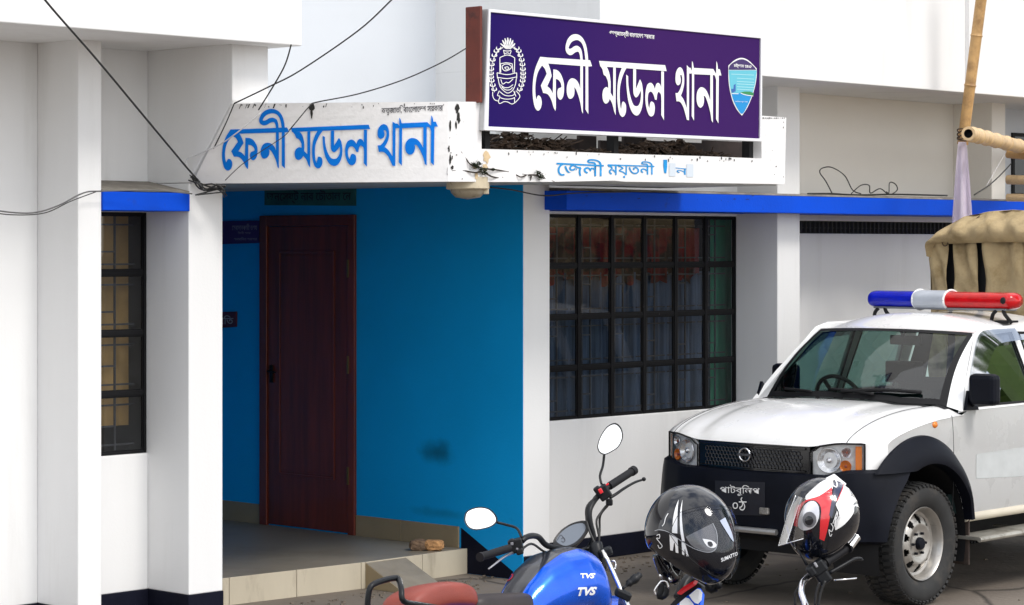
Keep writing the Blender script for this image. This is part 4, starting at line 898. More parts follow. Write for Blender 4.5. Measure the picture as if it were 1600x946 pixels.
# back wall of cab with window opening
bm = B(); P0 = [(-.74, 1.1), (.74, 1.1), (.57, 1.6), (-.57, 1.6)]; P1 = [(-.55, 1.18), (.55, 1.18), (.48, 1.52), (-.48, 1.52)]
vs2 = [bm.verts.new((-2.1, y, z)) for y, z in P0 + P1]
for t in tessellate_polygon([[Vector((y, z, 0)) for y, z in P0], [Vector((y, z, 0)) for y, z in P1]]): bm.faces.new([vs2[i] for i in t])
tpart('cab_back', bm, M_int)
# interior
bm = B(); add_box(bm, (-2.05, -.72, .5), (-.35, .72, .62))
def dash(a, b): y = -.68 + 1.36 * a; z0 = 1.10 + .035 * math.exp(-((y + .36) / .16) ** 2) * sm(b * 1.5) ; return Vector((-.36 - .34 * b - .05 * (y / .68) ** 2, y, (z0 if b < .85 else z0 - .12)))
add_grid(bm, dash, 30, 10); add_box(bm, (-.75, -.7, .62), (-.68, .7, 1.06)); dsh = tpart('dashboard', bm, M_int, smooth=True)
for y, nm in ((-.36, 'seat'), (.36, 'seat')):
    bm = B(); add_box(bm, (-1.45, y - .24, .62), (-.95, y + .24, .84)); add_box(bm, (-1.58, y - .23, .8), (-1.42, y + .23, 1.17)); st = tpart('seat', bm, M_int, bevel=.05)
    bm = B(); add_box(bm, (-1.60, y - .12, 1.205), (-1.50, y + .12, 1.345)); add_tube(bm, [(-1.55, y, 1.12), (-1.55, y, 1.25)], .015, 6); tpart('headrest', bm, M_int, st, bevel=.04)
bm = B(); add_box(bm, (-2.05, -.62, .62), (-1.85, .62, 1.22)); tpart('rear_bench', bm, M_int, bevel=.04)
Mst = Matrix.Translation((-.80, -.36, 1.12)) @ Matrix.Rotation(R(-65), 4, 'Y'); bm = B()
add_tube(bm, [Mst @ Vector((.175 * math.cos(2 * math.pi * i / 28), .175 * math.sin(2 * math.pi * i / 28), 0)) for i in range(29)], .014, 8, caps=False)
for a in (90, 210, 330): add_tube(bm, [Mst @ Vector((0, 0, -.02)), Mst @ Vector((.17 * math.cos(R(a)), .17 * math.sin(R(a)), 0))], .014, 6)
add_tube(bm, [Mst @ Vector((0, 0, 0)), Vector((-.5, -.36, 1.02))], .03, 8); tpart('steering_wheel', bm, M_blk, smooth=True)
bm = B(); add_box(bm, (-.93, -.05, 1.485), (-.90, .17, 1.545)); add_tube(bm, [(-.91, .05, 1.53), (-.86, .05, 1.585)], .008, 6); tpart('rear_view_mirror', bm, M_blk, bevel=.01)
# wipers and bonnet rear trim
bm = B()
for (y0, y1) in ((-.30, -.62), (.30, -.12)):
    pts = [ws(y0 * 1.2, .05) + Vector((.02, 0, .01)), ws((y0 + y1) * .6, .075) + Vector((.02, 0, .012)), ws(y1 * 1.2, .09) + Vector((.015, 0, .01))]; add_tube(bm, pts, .009, 6, 4)
pts = [ws(.0, .06) + Vector((.022, 0, .012)), ws(.45, .11) + Vector((.022, 0, .012)), ws(.78, .125) + Vector((.02, 0, .01))]; add_tube(bm, pts, .011, 6, 4)
tpart('wiper', bm, M_blk, smooth='all')
bm = B(); add_grid(bm, lambda a, b: top((-1 + 2 * a) * .88, 1 - .045 * (1 - b)) + Vector((0, 0, .004)), 40, 2); tpart('wiper_cowl', bm, M_blk, smooth='all')
# light bar
lb = tpart('light_bar', (lambda bm: (add_box(bm, (-1.47, -.46, 1.700), (-1.33, .54, 1.714)), bm)[1])(B()), mat('bar_base', (.25, .26, .28), .4, metal=.6), bevel=.004)
def lens_sec(y0, y1, r0, r1, m, nm, cap0, cap1):
    bm = B(); n = 26; cx, cz = -1.40, 1.762
    def f(a, b):
        t = b; y = y0 + (y1 - y0) * t; k = 1
        if cap0: k = min(k, math.sqrt(max(0, 1 - max(0, 1 - (t * (y1 - y0)) / .055) ** 2)) if t * (y1 - y0) < .055 else 1)
        if cap1: k = min(k, math.sqrt(max(0, 1 - max(0, 1 - ((1 - t) * (y1 - y0)) / .055) ** 2)) if (1 - t) * (y1 - y0) < .055 else 1)
        th = 2 * math.pi * a; c, s_ = math.cos(th), math.sin(th); e = lambda w: math.copysign(abs(w) ** .8, w)
        rr = .012 * math.sin(0); return Vector((cx + .092 * k * e(c) * r0, y, cz + (.055 * k * e(s_)) * r0))
    add_grid(bm, f, 28, 40, True); bmesh.ops.recalc_face_normals(bm, faces=bm.faces); return tpart(nm, bm, m, lb, smooth='all')
def lensmat(n, c, c2):
    m = mat(n, c, .2, coat=.4, spec=.3, var=.25, vs_=14, stretch=(1, 1, 3)); return m
lens_sec(-.525, -.12, 1, 1, lensmat('blue_lens', (.004, .012, .42), 0), 'blue_lens', True, False)
lens_sec(-.14, .10, 1.13, 1, mat('bar_centre', (.42, .45, .50), .35, var=.1, vs_=10), 'centre_section', False, False)
lens_sec(.08, .60, 1, 1, lensmat('red_lens', (.50, .003, .006), 0), 'red_lens', False, True)
for y in (-.14, .095):
    bm = B(); add_tube(bm, [Vector((-1.40 + .1 * math.cos(a), y, 1.762 + .064 * math.sin(a))) for a in [2 * math.pi * i / 28 for i in range(29)]], .008, 6, caps=False); tpart('lens_rim', bm, M_car, lb, smooth='all')
bm = B(); bmesh.ops.create_uvsphere(bm, u_segments=16, v_segments=10, radius=.026, matrix=Matrix.Translation((-1.325, .53, 1.765))); tpart('end_lamp', bm, M_blk, lb, smooth='all')
for y in (-.40, .49):
    bm = B()
    for dy in (-.05, .05): add_tube(bm, [(-1.34, y + dy * .5, 1.702), (-1.33, y + dy * .9, 1.675), (-1.36, y + dy * 1.5, 1.645 - .045 * abs(y))], .012, 6, 3)
    add_box(bm, (-1.44, y - .075, 1.625), (-1.32, y + .075, 1.638)); tpart('bar_foot', bm, M_blk, lb, smooth=True)
# door plate, door handle, panel lines
bm = B(); add_decal(bm, neard, [(1525, 710), (1600, 699), (1640, 693), (1640, 739), (1600, 744.5), (1525, 748)], .002, 2); part('door_patch', bm, mat('faded_grey_patch', (.50, .52, .52), .45, var=.08, vs_=10), trk)
def seam(pts, r=.0028, nm='panel_gap'):
    bm = B(); add_tube(bm, pts, r, 5, 3, caps=False); tpart(nm, bm, M_blk, smooth='all')
for s in (1, -1):
    seam([top(s * .77, t) + Vector((0, 0, -.0005)) for t in (.0, .03, .1, .25, .45, .7, .95)], .0026)
    seam([(-.328, s * (side_y(z) - .001), z) for z in (.50, .7, .9, 1.0, 1.1)], .003)
# number plate
bm = B(); add_decal(bm, bump_o, [(1118, 751), (1196, 754), (1196, 806), (1118, 804)], .004, 2); npl = part('number_plate', bm, mat('plate_black', (.004, .005, .012), .4), trk)
bm = B(); add_text(bm, bump_o, 'পাটবুিলপ', [(1126, 757), (1188, 759.5), (1188, 776), (1126, 774)], bold=.0, off=.006); add_text(bm, bump_o, '০ঠ', [(1145, 777), (1168, 777), (1166, 798), (1146, 797)], bold=.0, off=.006); part('plate_lettering', bm, M_wpaint, npl)
# wheels
def wheel(x, y, s, detail=True):
    c = Vector((x, y, .362)); Mw = Matrix.Translation(c) @ Matrix.Rotation(R(-90) * s, 4, 'X')     # local Z points outward
    bm = B(); Rr, w = .352, .115
    add_lathe(bm, [(.215, .075), (.235, .098), (.27, .112), (.31, .113), (.338, .102), (Rr, .085), (Rr, -.085), (.338, -.102), (.27, -.112), (.215, -.08)], Mw, 72, closed=True)
    wh = tpart('wheel', bm, M_rubber, smooth=True)
    if detail:
        bm = B(); nb = 54
        for i in range(nb):
            for row, (h0, h1, wd) in enumerate(((.040, .108, .6), (-.02, .035, .62), (-.075, -.025, .62), (-.108, -.08, .6))):
                a = 2 * math.pi * (i + (row % 2) * .5) / nb; da = 2 * math.pi / nb * wd / 2; sk = .02
                for q in range(1):
                    P = []
                    for (aa, h, rr) in ((a - da + sk, h0, Rr - .006), (a + da + sk, h0, Rr - .006), (a + da, h1, Rr - .006 - (.012 if row in (0,) else 0)), (a - da, h1, Rr - .006 - (.012 if row in (0,) else 0))):
                        P.append((aa, h, rr))
                    lo = [bm.verts.new(Mw @ Vector((rr * math.cos(aa), rr * math.sin(aa), h))) for aa, h, rr in P]; hi = [bm.verts.new(Mw @ Vector(((rr + .017) * math.cos(aa), (rr + .017) * math.sin(aa), h))) for aa, h, rr in P]
                    bm.faces.new(hi)
                    for k in range(4): bm.faces.new([lo[k], lo[(k + 1) % 4], hi[(k + 1) % 4], hi[k]])
            a = 2 * math.pi * i / nb; add_box(bm, (-.003, -.011, -.012), (.003, .011, .012), Mw @ Matrix.Rotation(a, 4, 'Z') @ Matrix.Translation((.334, 0, .103)) @ Matrix.Rotation(R(35), 4, 'Y'))
        bmesh.ops.recalc_face_normals(bm, faces=bm.faces); tpart('tread', bm, M_rubber, wh)
    # rim with slots
    bm = B(); prof = [(.218, .088), (.214, .094), (.206, .088), (.198, .06), (.188, .035), (.172, .030), (.160, .042), (.15, .052), (.135, .062), (.12, .068), (.105, .068), (.085, .056), (.06, .054), (.045, .06), (.0, .06)]
    n = 120; rings = [[bm.verts.new(Mw @ Vector((r_ * math.cos(2 * math.pi * j / n), r_ * math.sin(2 * math.pi * j / n), h))) for j in range(n)] if r_ > 0 else None for r_, h in prof]
    for i in range(len(prof) - 2):
        rm = (prof[i][0] + prof[i + 1][0]) / 2
        for j in range(n):
            ph = (j + .5) / n * 10 % 1; 
            if .115 < rm < .178:
                e = ((ph - .5) / .24) ** 2 + ((rm - .148) / .030) ** 2
                if e < 1: continue
            bm.faces.new([rings[i][j], rings[i][(j + 1) % n], rings[i + 1][(j + 1) % n], rings[i + 1][j]])
    cvt = bm.verts.new(Mw @ Vector((0, 0, .06)))
    for j in range(n): bm.faces.new([rings[-2][j], rings[-2][(j + 1) % n], cvt])
    bmesh.ops.recalc_face_normals(bm, faces=bm.faces); bmesh.ops.solidify(bm, geom=bm.faces[:], thickness=.006); rim = tpart('rim', bm, M_steel, wh, smooth=True)
    bm = B(); add_lathe(bm, [(.2, .0), (0, .0)], Mw, 32); tpart('brake_disc', bm, M_blk, wh)
    bm = B(); add_lathe(bm, [(0, .088), (.03, .086), (.036, .078), (.038, .055)], Mw, 24)
    for k in range(6): add_lathe(bm, [(0, .072), (.008, .072), (.009, .05)], Mw @ Matrix.Rotation(R(60 * k), 4, 'Z') @ Matrix.Translation((.065, 0, 0)), 6)
    tpart('hub_cap', bm, M_trim, wh, smooth=True)
wheel(0, .68, 1); wheel(0, -.68, -1); wheel(-2.8, .68, 1, False); wheel(-2.8, -.68, -1, True)
# canvas cover over the bed
M_can = mat('khaki_canvas', (.42, .32, .175), .9, var=.14, vs_=5, bump=.8, bs=26, dirt=(.22, .15, .06), ds=7, dlo=.48, dhi=.8)
CX0, CX1 = -2.32, -4.0
def wr(p, k=.012): 
    n = math.sin(p.x * 7 + p.z * 9) * .5 + math.sin(p.y * 13 + p.z * 5 + 1) * .35 + math.sin(p.y * 29 - p.z * 17 + p.x * 11) * .2; return k * n
def arc(a):                                 # outline of the cover in (y,z), a 0..1 from near sill to far sill
    pts = [(.70, .95), (.70, 1.5), (.69, 1.95), (.66, 2.12), (.56, 2.24), (.38, 2.315), (.18, 2.35), (0, 2.36), (-.18, 2.35), (-.38, 2.315), (-.54, 2.235), (-.625, 2.12), (-.64, 1.95), (-.63, 1.5), (-.625, .95)]
    f = a * (len(pts) - 1); i = min(int(f), len(pts) - 2); t = f - i; return (pts[i][0] * (1 - t) + pts[i + 1][0] * t, pts[i][1] * (1 - t) + pts[i + 1][1] * t)
def cvr(a, b):
    y, z = arc(a); p = Vector((CX0 + (CX1 - CX0) * b, y, z)); k = wr(p) - .02 * math.sin(b * math.pi * 4) ** 2 * (z > 1.9); return Vector((p.x, y * (1 + k), z + k * .8))
bm = B(); add_grid(bm, cvr, 84, 26); bmesh.ops.recalc_face_normals(bm, faces=bm.faces); cv = tpart('canvas_cover', bm, M_can, smooth='all')
# bulging front lip (valance)
def lip(a, b):
    y, z = arc(.19 + .62 * a); yc, zc = 0, 1.55; ztop_ = z; zl = 2.132 - .006 * math.sin(a * 9)
    yy0 = y; zz = ztop_ + (min(zl, ztop_ - .03) - ztop_) * b; bul = .11 * math.sin(math.pi * b ** 1.3) ** .8 + .012 * b + .012 * math.sin(yy0 * 34 + b * 4) * b
    yy = y * (1 - .03 * b); p = Vector((CX0 + bul + wr(Vector((0, yy * 2, zz * 2)), .03) + .010 * math.sin(yy * 41 + zz * 30) * math.sin(math.pi * b), yy, zz)); return p
bm = B(); add_grid(bm, lip, 70, 14); bmesh.ops.recalc_face_normals(bm, faces=bm.faces); tpart('canvas_front_flap', bm, M_can, smooth='all')
def curt(y0, y1, x, zt, k=.02, f=31):
    bm = B(); add_grid(bm, lambda a, b: Vector((x + k * math.sin((y0 + (y1 - y0) * a) * f + 1.5 * b) + .014 * math.sin(b * 13 + a * 5 + y0 * 20) + .012 * math.sin(b * 21 - a * 9), y0 + (y1 - y0) * a + (.010 * math.sin(b * 5)) + .03 * b * (y0 > -.3), zt - (zt - .9) * b)), 16, 18); bmesh.ops.recalc_face_normals(bm, faces=bm.faces); bmesh.ops.solidify(bm, geom=bm.faces[:], thickness=.004); tpart('canvas_drop', bm, M_can, smooth='all')
curt(-.635, -.50, CX0 + .02, 2.16, .012); curt(-.46, -.275, CX0 - .01, 2.16, .018, 37); curt(-.22, .10, CX0 - .005, 2.16, .024, 27); curt(.15, .42, CX0 - .01, 2.16, .02); curt(.46, .70, CX0, 2.16, .015)
bm = B(); add_box(bm, (CX0 - .08, -.64, .95), (CX0 - .06, .66, 2.2)); tpart('dark_lining', bm, M_blk)
bm = B(); ce = Vector((CX0 + .055, -.49, 2.135))
add_tube(bm, [ce + Vector((0, .022 * math.cos(a), .022 * math.sin(a))) for a in [2 * math.pi * i / 16 for i in range(17)]], .005, 6, caps=False); add_tube(bm, smooth_path([(CX0 + .055, -.49, 2.14), (CX0 + .05, -.40, 2.19), (CX0 + .03, -.23, 2.32)], 4), .0035, 5); tpart('lacing', bm, mat('rope', (.1, .07, .04), .9), smooth='all')
# bamboo --------------------------------------------------------------
M_bam = mat('tan_bamboo', (.50, .30, .12), .5, var=.2, vs_=14, dirt=(.25, .13, .05), ds=9, dlo=.5, dhi=.75, stretch=(1, 1, 1)); M_bam2 = mat('pale_bamboo', (.62, .44, .24), .5, var=.15, vs_=12, dirt=(.33, .2, .1), ds=9, dlo=.55, dhi=.75)
def bamboo(pa, pb_, r, m, label, nodes, hollow=True, grp='bamboo poles at the right edge'):
    t = thing('bamboo_pole', pa, label, 'bamboo pole', grp); d = pb_ - pa; Lg = d.length; Mx = Matrix.Translation(pa) @ d.to_track_quat('Z', 'Y').to_matrix().to_4x4()
    prof = [(r * .62, .0), (r * .98, 0)]; h = 0; prof.append((r, .004))
    for k in nodes: prof += [(r, k - .02), (r * 1.03, k - .008), (r * 1.13, k), (r * 1.02, k + .006), (r * .985, k + .02)]
    prof += [(r * .97, Lg), (0, Lg)]; bm = B(); add_lathe(bm, prof, Mx, 20); part('culm', bm, m, t, smooth=True)
    bm = B(); add_lathe(bm, [(r * .62, .0), (r * .6, .06), (0, .06)], Mx, 16); part('hollow', bm, M_blk, t, smooth='all'); return t
pv = [A_(1504, 226, 17.6), A_(1542, -70, 17.45)]
bamboo(pv[0], pv[1], .040, M_bam, 'upright bamboo pole leaning slightly right, pale cloth hanging from its foot', [.02 + .36 * i + .05 for i in range(1, 5)])
pa = A_(1513, 209, 16.9); pb2 = A_(1660, 246, 19.9)
bamboo(pa, pb2, .050, M_bam2, 'thick horizontal bamboo pole with its open hollow end lashed to the upright one', [.12, .30, .55, .85, 1.2, 1.6, 2.0, 2.4])
bamboo(A_(1574, 240, 18.6), A_(1700, 252, 18.2), .036, M_bam, 'darker horizontal bamboo pole just below the thick hollow ended one', [.3, .6])
bamboo(A_(1574, 281, 18.6), A_(1700, 284, 18.2), .036, M_bam2, 'pale horizontal bamboo pole below the dark one at the right edge', [.25, .62])
bamboo(A_(1574, 309, 18.6), A_(1700, 311, 18.2), .030, M_bam2, 'lowest bamboo pole lying just above the long blue sunshade', [.3, .66])
for k, (X_, Yd) in enumerate(((1690, 18.25),)):
    g0 = A_(X_, 200, Yd); bamboo(Vector((g0.x, g0.y, 0)), Vector((g0.x, g0.y, 3.1)), .045, M_bam, 'upright bamboo post outside the right edge behind the pickup, carrying the horizontal poles', [.4 * i for i in range(1, 8)])
bm = B(); jc = A_(1507, 212, 17.5)
for k in range(5):
    a0 = .03 * k; add_tube(bm, [jc + Vector((.047 * math.cos(a), .06 * math.sin(a) + .02, .02 * math.sin(a + k) + .012 * k - .02)) for a in [2 * math.pi * i / 14 for i in range(15)]], .005, 5, caps=False)
o = part('lashing', bm, mat('dark_rope', (.08, .05, .03), .9), None, smooth='all'); tag(o, 'dark rope lashing where the two largest bamboo poles cross', 'rope')
M_cloth = mat('pale_lilac_cloth', (.82, .75, .85), .85, var=.05, vs_=6)
def clo(a, b):
    w = 12 + 30 * b ** .8; x = 1503.5 - w * .5 + w * a + 2 * b; y = 222 + 230 * b; f = .035 * math.sin(a * 9 + .6) * min(1, b * 2); return A_(x - (3 * b if a < .5 else 0), y, 17.55 + f)
bm = B(); add_grid(bm, clo, 18, 26); bmesh.ops.solidify(bm, geom=bm.faces[:], thickness=.003); o = part('hanging_cloth', bm, M_cloth, None, smooth='all'); tag(o, 'pale lilac cloth hanging from the bamboo pole behind the canvas', 'cloth')
cable([A_(1522, 305, 17.7), A_(1545, 290, 17.8), A_(1562, 275, 17.9), A_(1580, 256, 18.0)], .005, 'black cable rising right from the sunshade behind the lilac cloth')
cable([A_(1540, 293, 17.8), A_(1558, 262, 17.9), A_(1573, 236, 18.0)], .0022, 'thin pale wire beside the bamboo at the right edge', M_wc)
# dark upper window at the right edge
u0 = ucol(1580, -.358)
bm = bbox(u0, u0 + .9, -.36, -.345, 2.52, 3.05); wn2 = part('window', bm, M_frame, bld); bm = bbox(u0 + .03, u0 + .87, -.345, -.342, 2.55, 3.02); part('pane', bm, mat('dark_pane', (.05, .055, .07), .2), wn2)
# trees across the yard, seen only as reflections in paint and glass
bm = B(); random.seed(21)
for k in range(5):
    cx, cy, cz_, s = 15 + (k % 3) * 2.6 + random.uniform(-1, 1), 17 + (k // 3) * 3.0, random.uniform(6, 10.5), random.uniform(2.0, 2.8)
    for i in range(420):
        p = Vector((random.gauss(0, 1), random.gauss(0, 1), random.gauss(0, 1))).normalized() * s * random.uniform(.55, 1.05); c = Vector((cx, cy, cz_)) + p; q = random.uniform(.15, .3)
        a = random.uniform(0, 6.3); e1_ = Vector((math.cos(a), math.sin(a), random.uniform(-.4, .4))) * q; e2_ = Vector((random.uniform(-1, 1), random.uniform(-1, 1), 1)).normalized() * q
        bm.faces.new([bm.verts.new(c + w) for w in (-e1_, -e2_, e1_, e2_)])
    if k < 3: add_tube(bm, [(cx, cy + 3, 0), (cx + .2, cy + 3, cz_)], .18, 8)
o = part('tree_belt', bm, mat('foliage_green', (.07, .13, .02), .6, var=.5, vs_=.6), None); tag(o, 'green trees beyond the right edge, mirrored in the pickup side window', 'trees', None, 'stuff')
# ================================================================== MOTORCYCLES AND HELMETS
random.seed(9)
M_bblue = mat('metallic_blue_paint', (.0, .10, .72), .27, metal=.45, coat=.7, var=.2, vs_=7, spec=.3)
M_spine = mat('dark_graphite_paint', (.02, .023, .032), .3, coat=.6)
M_seatr = mat('red_brown_vinyl', (.24, .042, .027), .48, var=.12, vs_=9, bump=.15, bs=200)
M_seatb = mat('dark_vinyl', (.03, .022, .022), .5, var=.2, vs_=8)
M_bk = mat('satin_black_metal', (.006, .007, .009), .4, spec=.3)
M_grip = mat('black_grip_rubber', (.007, .007, .009), .6, spec=.25)
M_mirr = mat('mirror_glass', (.93, .94, .95), .03, metal=1)
M_fork = mat('polished_fork', (.75, .75, .76), .18, metal=.95)
M_wp = mat('gloss_white_paint', (.8, .8, .8), .3, coat=.6)
def bikeM(X, Yd, head, lean, sc=1): return Matrix.Translation((X, Yd, 0)) @ Matrix.Rotation(R(head), 4, 'Z') @ Matrix.Rotation(R(-lean), 4, 'X') @ Matrix.Scale(sc, 4)
def moto(X, Yd, head, lean, label, body, tank_s=1.0, cockpit=True, sc=1):
    MM = bikeM(X, Yd, head, lean, sc); t = thing('motorcycle', (X, Yd, 0), label, 'motorcycle', 'motorcycles parked in the foreground')
    def P(name, bm, m, parent=t, **k): return part(name, bm, m, parent, M=MM, **k)
    ST = Matrix() if cockpit else Matrix.Translation((.30, 0, 0)) @ Matrix.Rotation(R(30), 4, 'Z') @ Matrix.Translation((-.32, 0, -.02))
    # wheels
    for x, w in ((-.70, .055), (.64, .042)):
        bm = B(); Mw = (ST if x > 0 else Matrix()) @ Matrix.Translation((x, 0, .30)) @ Matrix.Rotation(R(90), 4, 'X'); pr = [(.245 + .055 * math.sin(a), w * math.cos(a)) for a in [math.pi * i / 10 for i in range(11)]] + [(.235, -w * .7), (.235, w * .7)]
        add_lathe(bm, pr, Mw, 48, closed=True); wh = P('wheel', bm, M_rubber, smooth='all')
        bm = B(); add_lathe(bm, [(.24, .03), (.225, .03), (.215, .012), (.215, -.012), (.225, -.03), (.24, -.03)], Mw, 40); add_lathe(bm, [(0, .05), (.035, .05), (.035, -.05), (0, -.05)], Mw, 20)
        for k in range(5): a = 2 * math.pi * k / 5; add_box(bm, (.03, -.014, -.012), (.218, .014, .012), Mw @ Matrix.Rotation(a, 4, 'Z'))
        P('rim', bm, M_bk, wh, smooth=True)
    # engine, frame, exhaust
    bm = B(); add_box(bm, (-.16, -.12, .26), (.16, .12, .46)); add_tube(bm, [(-.02, 0, .42), (.10, 0, .62)], .085, 16); add_tube(bm, [(.30, 0, .82), (.22, 0, .45), (.12, 0, .28), (-.25, 0, .28), (-.3, 0, .6)], .02, 8, 4); add_tube(bm, [(.3, 0, .80), (-.3, 0, .66), (-.95, 0, .74)], .022, 8, 3); add_tube(bm, [(-.2, -.1, .32), (-.7, -.1, .30)], .022, 8); add_tube(bm, [(-.2, .1, .32), (-.7, .1, .30)], .022, 8); P('engine', bm, M_bk, smooth=True)
    bm = B(); add_tube(bm, [(.16, -.08, .5), (.22, -.12, .35), (0, -.14, .22), (-.3, -.15, .24), (-.5, -.16, .30), (-.95, -.18, .40)], lambda s: .02 + .028 * sm((s - .45) / .1), 12, 4); P('exhaust', bm, M_fork, smooth='all')
    for s in (1, -1):
        bm = B(); add_tube(bm, [(-.68, s * .12, .32), (-.58, s * .12, .66)], .028, 10); P('shock_absorber', bm, M_bk, smooth='all')
    # tank
    TZ = [(-.31, .68), (-.24, .745), (-.14, .81), (-.02, .853), (.08, .862), (.15, .845), (.20, .80), (.235, .72)]; TWd = [(-.31, .085), (-.2, .12), (-.05, .155), (.06, .182), (.15, .18), (.20, .15), (.235, .10)]
    def tk(a, b):
        x = -.31 + .545 * a; zt = pl_(TZ, x); w = pl_(TWd, x) * tank_s; zb = .56 + .02 * math.cos(x * 6) - .05 * sm((x - .05) / .15); th = 2 * math.pi * b; c, s_ = math.sin(th), math.cos(th)
        zc = zb + (zt - zb) * .42; zz = zc + (zt - zc) * math.copysign(abs(s_) ** .75, s_) if s_ > 0 else zc + (zc - zb) * s_
        yy = w * math.copysign(abs(c) ** .8, c); return Vector((x, yy, zz))
    bm = B(); nu, nv = 40, 48; g = [[bm.verts.new(tk(i / nu, j / nv)) for j in range(nv)] for i in range(nu + 1)]
    for i in range(nu):
        for j in range(nv):
            f = bm.faces.new([g[i][j], g[i + 1][j], g[i + 1][(j + 1) % nv], g[i][(j + 1) % nv]]); k = min(j + .5, nv - j - .5) / nv; f.material_index = 1 if k < .085 else 0
    bm.faces.new(g[0]); bm.faces.new(g[-1]); bmesh.ops.recalc_face_normals(bm, faces=bm.faces); tk_o = P('fuel_tank', bm, (body, M_spine), smooth='all')
    # seats
    def seat(x0, x1, z0, z1, w0, w1, m, nm, hump=.03):
        def f(a, b):
            x = x0 + (x1 - x0) * a; e = math.sqrt(max(0, 1 - (2 * a - 1) ** 6)); w = (w0 + (w1 - w0) * a) * (.55 + .45 * e); zt = z0 + (z1 - z0) * a + hump * math.sin(math.pi * a) ** .8 * 1; th = 2 * math.pi * b; c, s_ = math.sin(th), math.cos(th)
            return Vector((x, w * math.copysign(abs(c) ** .55, c), zt - .05 + (.055 * abs(s_) ** .6 * (1 if s_ > 0 else -1)) * (.3 + .7 * e)))
        bm = B(); nv = 32; g = add_grid(bm, lambda a, b: f(b, a), nv, 24, True); 
        bm.faces.new([g[i][0] for i in range(nv)]); bm.faces.new([g[i][-1] for i in range(nv)]); bmesh.ops.recalc_face_normals(bm, faces=bm.faces); return P(nm, bm, m, smooth='all')
    seat(-.64, -.22, .735, .70, .12, .10, M_seatb, 'rider_seat', .0); seat(-1.0, -.60, .768, .765, .10, .12, M_seatr, 'pillion_seat', .035)
    bm = B()
    def tail(a, b): x = -1.10 + .62 * a; w = .05 + .07 * sm(a * 2.2); z = .715 - .015 * a; th = 2 * math.pi * b; return Vector((x, w * math.sin(th), z - .045 + .045 * math.cos(th) * (1 if math.cos(th) < 0 else .8)))
    g = add_grid(bm, lambda a, b: tail(b, a), 24, 12, True); bm.faces.new([g[i][0] for i in range(24)]); bmesh.ops.recalc_face_normals(bm, faces=bm.faces); P('tail_cowl', bm, body, smooth='all')
    bm = B(); add_box(bm, (-1.12, -.04, .70), (-1.09, .04, .74)); P('tail_lamp', bm, mat('tail_red', (.5, .01, .01), .2), bevel=.01)
    # fork legs, headlamp, mudguard
    for s in (1, -1):
        bm = B(); add_tube(bm, [ST @ Vector(q) for q in ((.335, s * .085, .90) if cockpit else (.50, s * .085, .545), (.52, s * .085, .50))], .0165, 12); fk = P('fork_leg', bm, M_fork, smooth='all'); bm = B(); add_tube(bm, [ST @ Vector(q) for q in ((.50, s * .085, .55), (.64, s * .085, .29))], .028, 12); P('fork_slider', bm, M_bk, fk, smooth='all')
    if cockpit: bm = B(); add_box(bm, (.29, -.105, .87), (.37, .105, .90)); add_box(bm, (.34, -.105, .745), (.44, .105, .775)); add_tube(bm, [(.29, 0, .91), (.36, 0, .75)], .03, 12); P('fork_yoke', bm, M_bk, bevel=.006)
    bm = B(); add_lathe(bm, [(0, -.08), (.06, -.07), (.085, 0), (.085, .02), (0, .03)], Matrix.Translation((.47, 0, .78) if cockpit else (.40, .14, .70)) @ Matrix.Rotation(R(90), 4, 'Y'), 24); P('headlamp', bm, M_bk, smooth='all')
    bm = B(); add_grid(bm, lambda a, b: ST @ Vector((.64 + .33 * math.cos(math.pi * (.15 + .75 * a)), -.06 + .12 * b, .30 + (.33 + .012 * math.sin(math.pi * b)) * math.sin(math.pi * (.15 + .75 * a)))), 16, 6); P('front_mudguard', bm, body, smooth='all')
    bm = B(); add_tube(bm, [(-.05, .12, .30), (-.02, .30, .065)], .012, 8); P('side_stand', bm, M_bk, smooth='all')
    return t, MM, tk_o
def V3(px, py, Yd): return atY(px, py, Yd)
def mirror(t, outline, Yc, tilt, stem, nm='mirror', m=None):
    cx = sum(p[0] for p in outline) / len(outline); cy = sum(p[1] for p in outline) / len(outline); Q = rounded(outline, 3)
    k = Yc / FPX * math.tan(R(tilt)); F = lambda x, y, d=0: V3(x, y, Yc + (cy - y) * k + (x - cx) * Yc / FPX * .12 + d)
    bm = B(); fr = [F(p.x, p.y) for p in Q]
    a = [bm.verts.new(p) for p in fr]; b = [bm.verts.new(F(cx + (p.x - cx) * .9, cy + (p.y - cy) * .9, .018)) for p in Q]; c = [bm.verts.new(F(cx + (p.x - cx) * .5, cy + (p.y - cy) * .5, .034)) for p in Q]; n = len(Q)
    i_ = [bm.verts.new(F(cx + (p.x - cx) * .90, cy + (p.y - cy) * .90, .001)) for p in Q]
    for i in range(n):
        j = (i + 1) % n; bm.faces.new([a[i], a[j], b[j], b[i]]); bm.faces.new([b[i], b[j], c[j], c[i]]); bm.faces.new([a[i], i_[i], i_[j], a[j]])
    bm.faces.new(c); bmesh.ops.recalc_face_normals(bm, faces=bm.faces); mo = part('mirror', bm, M_bk, t, smooth=True)
    bm = B(); bm.faces.new([bm.verts.new(F(cx + (p.x - cx) * .905, cy + (p.y - cy) * .905, .0008)) for p in Q]); bmesh.ops.recalc_face_normals(bm, faces=bm.faces); part('mirror_glass', bm, M_mirr, mo)
    bm = B(); add_tube(bm, [V3(*p) for p in stem], .0055, 8, 4); part('stem', bm, M_bk, mo, smooth='all')
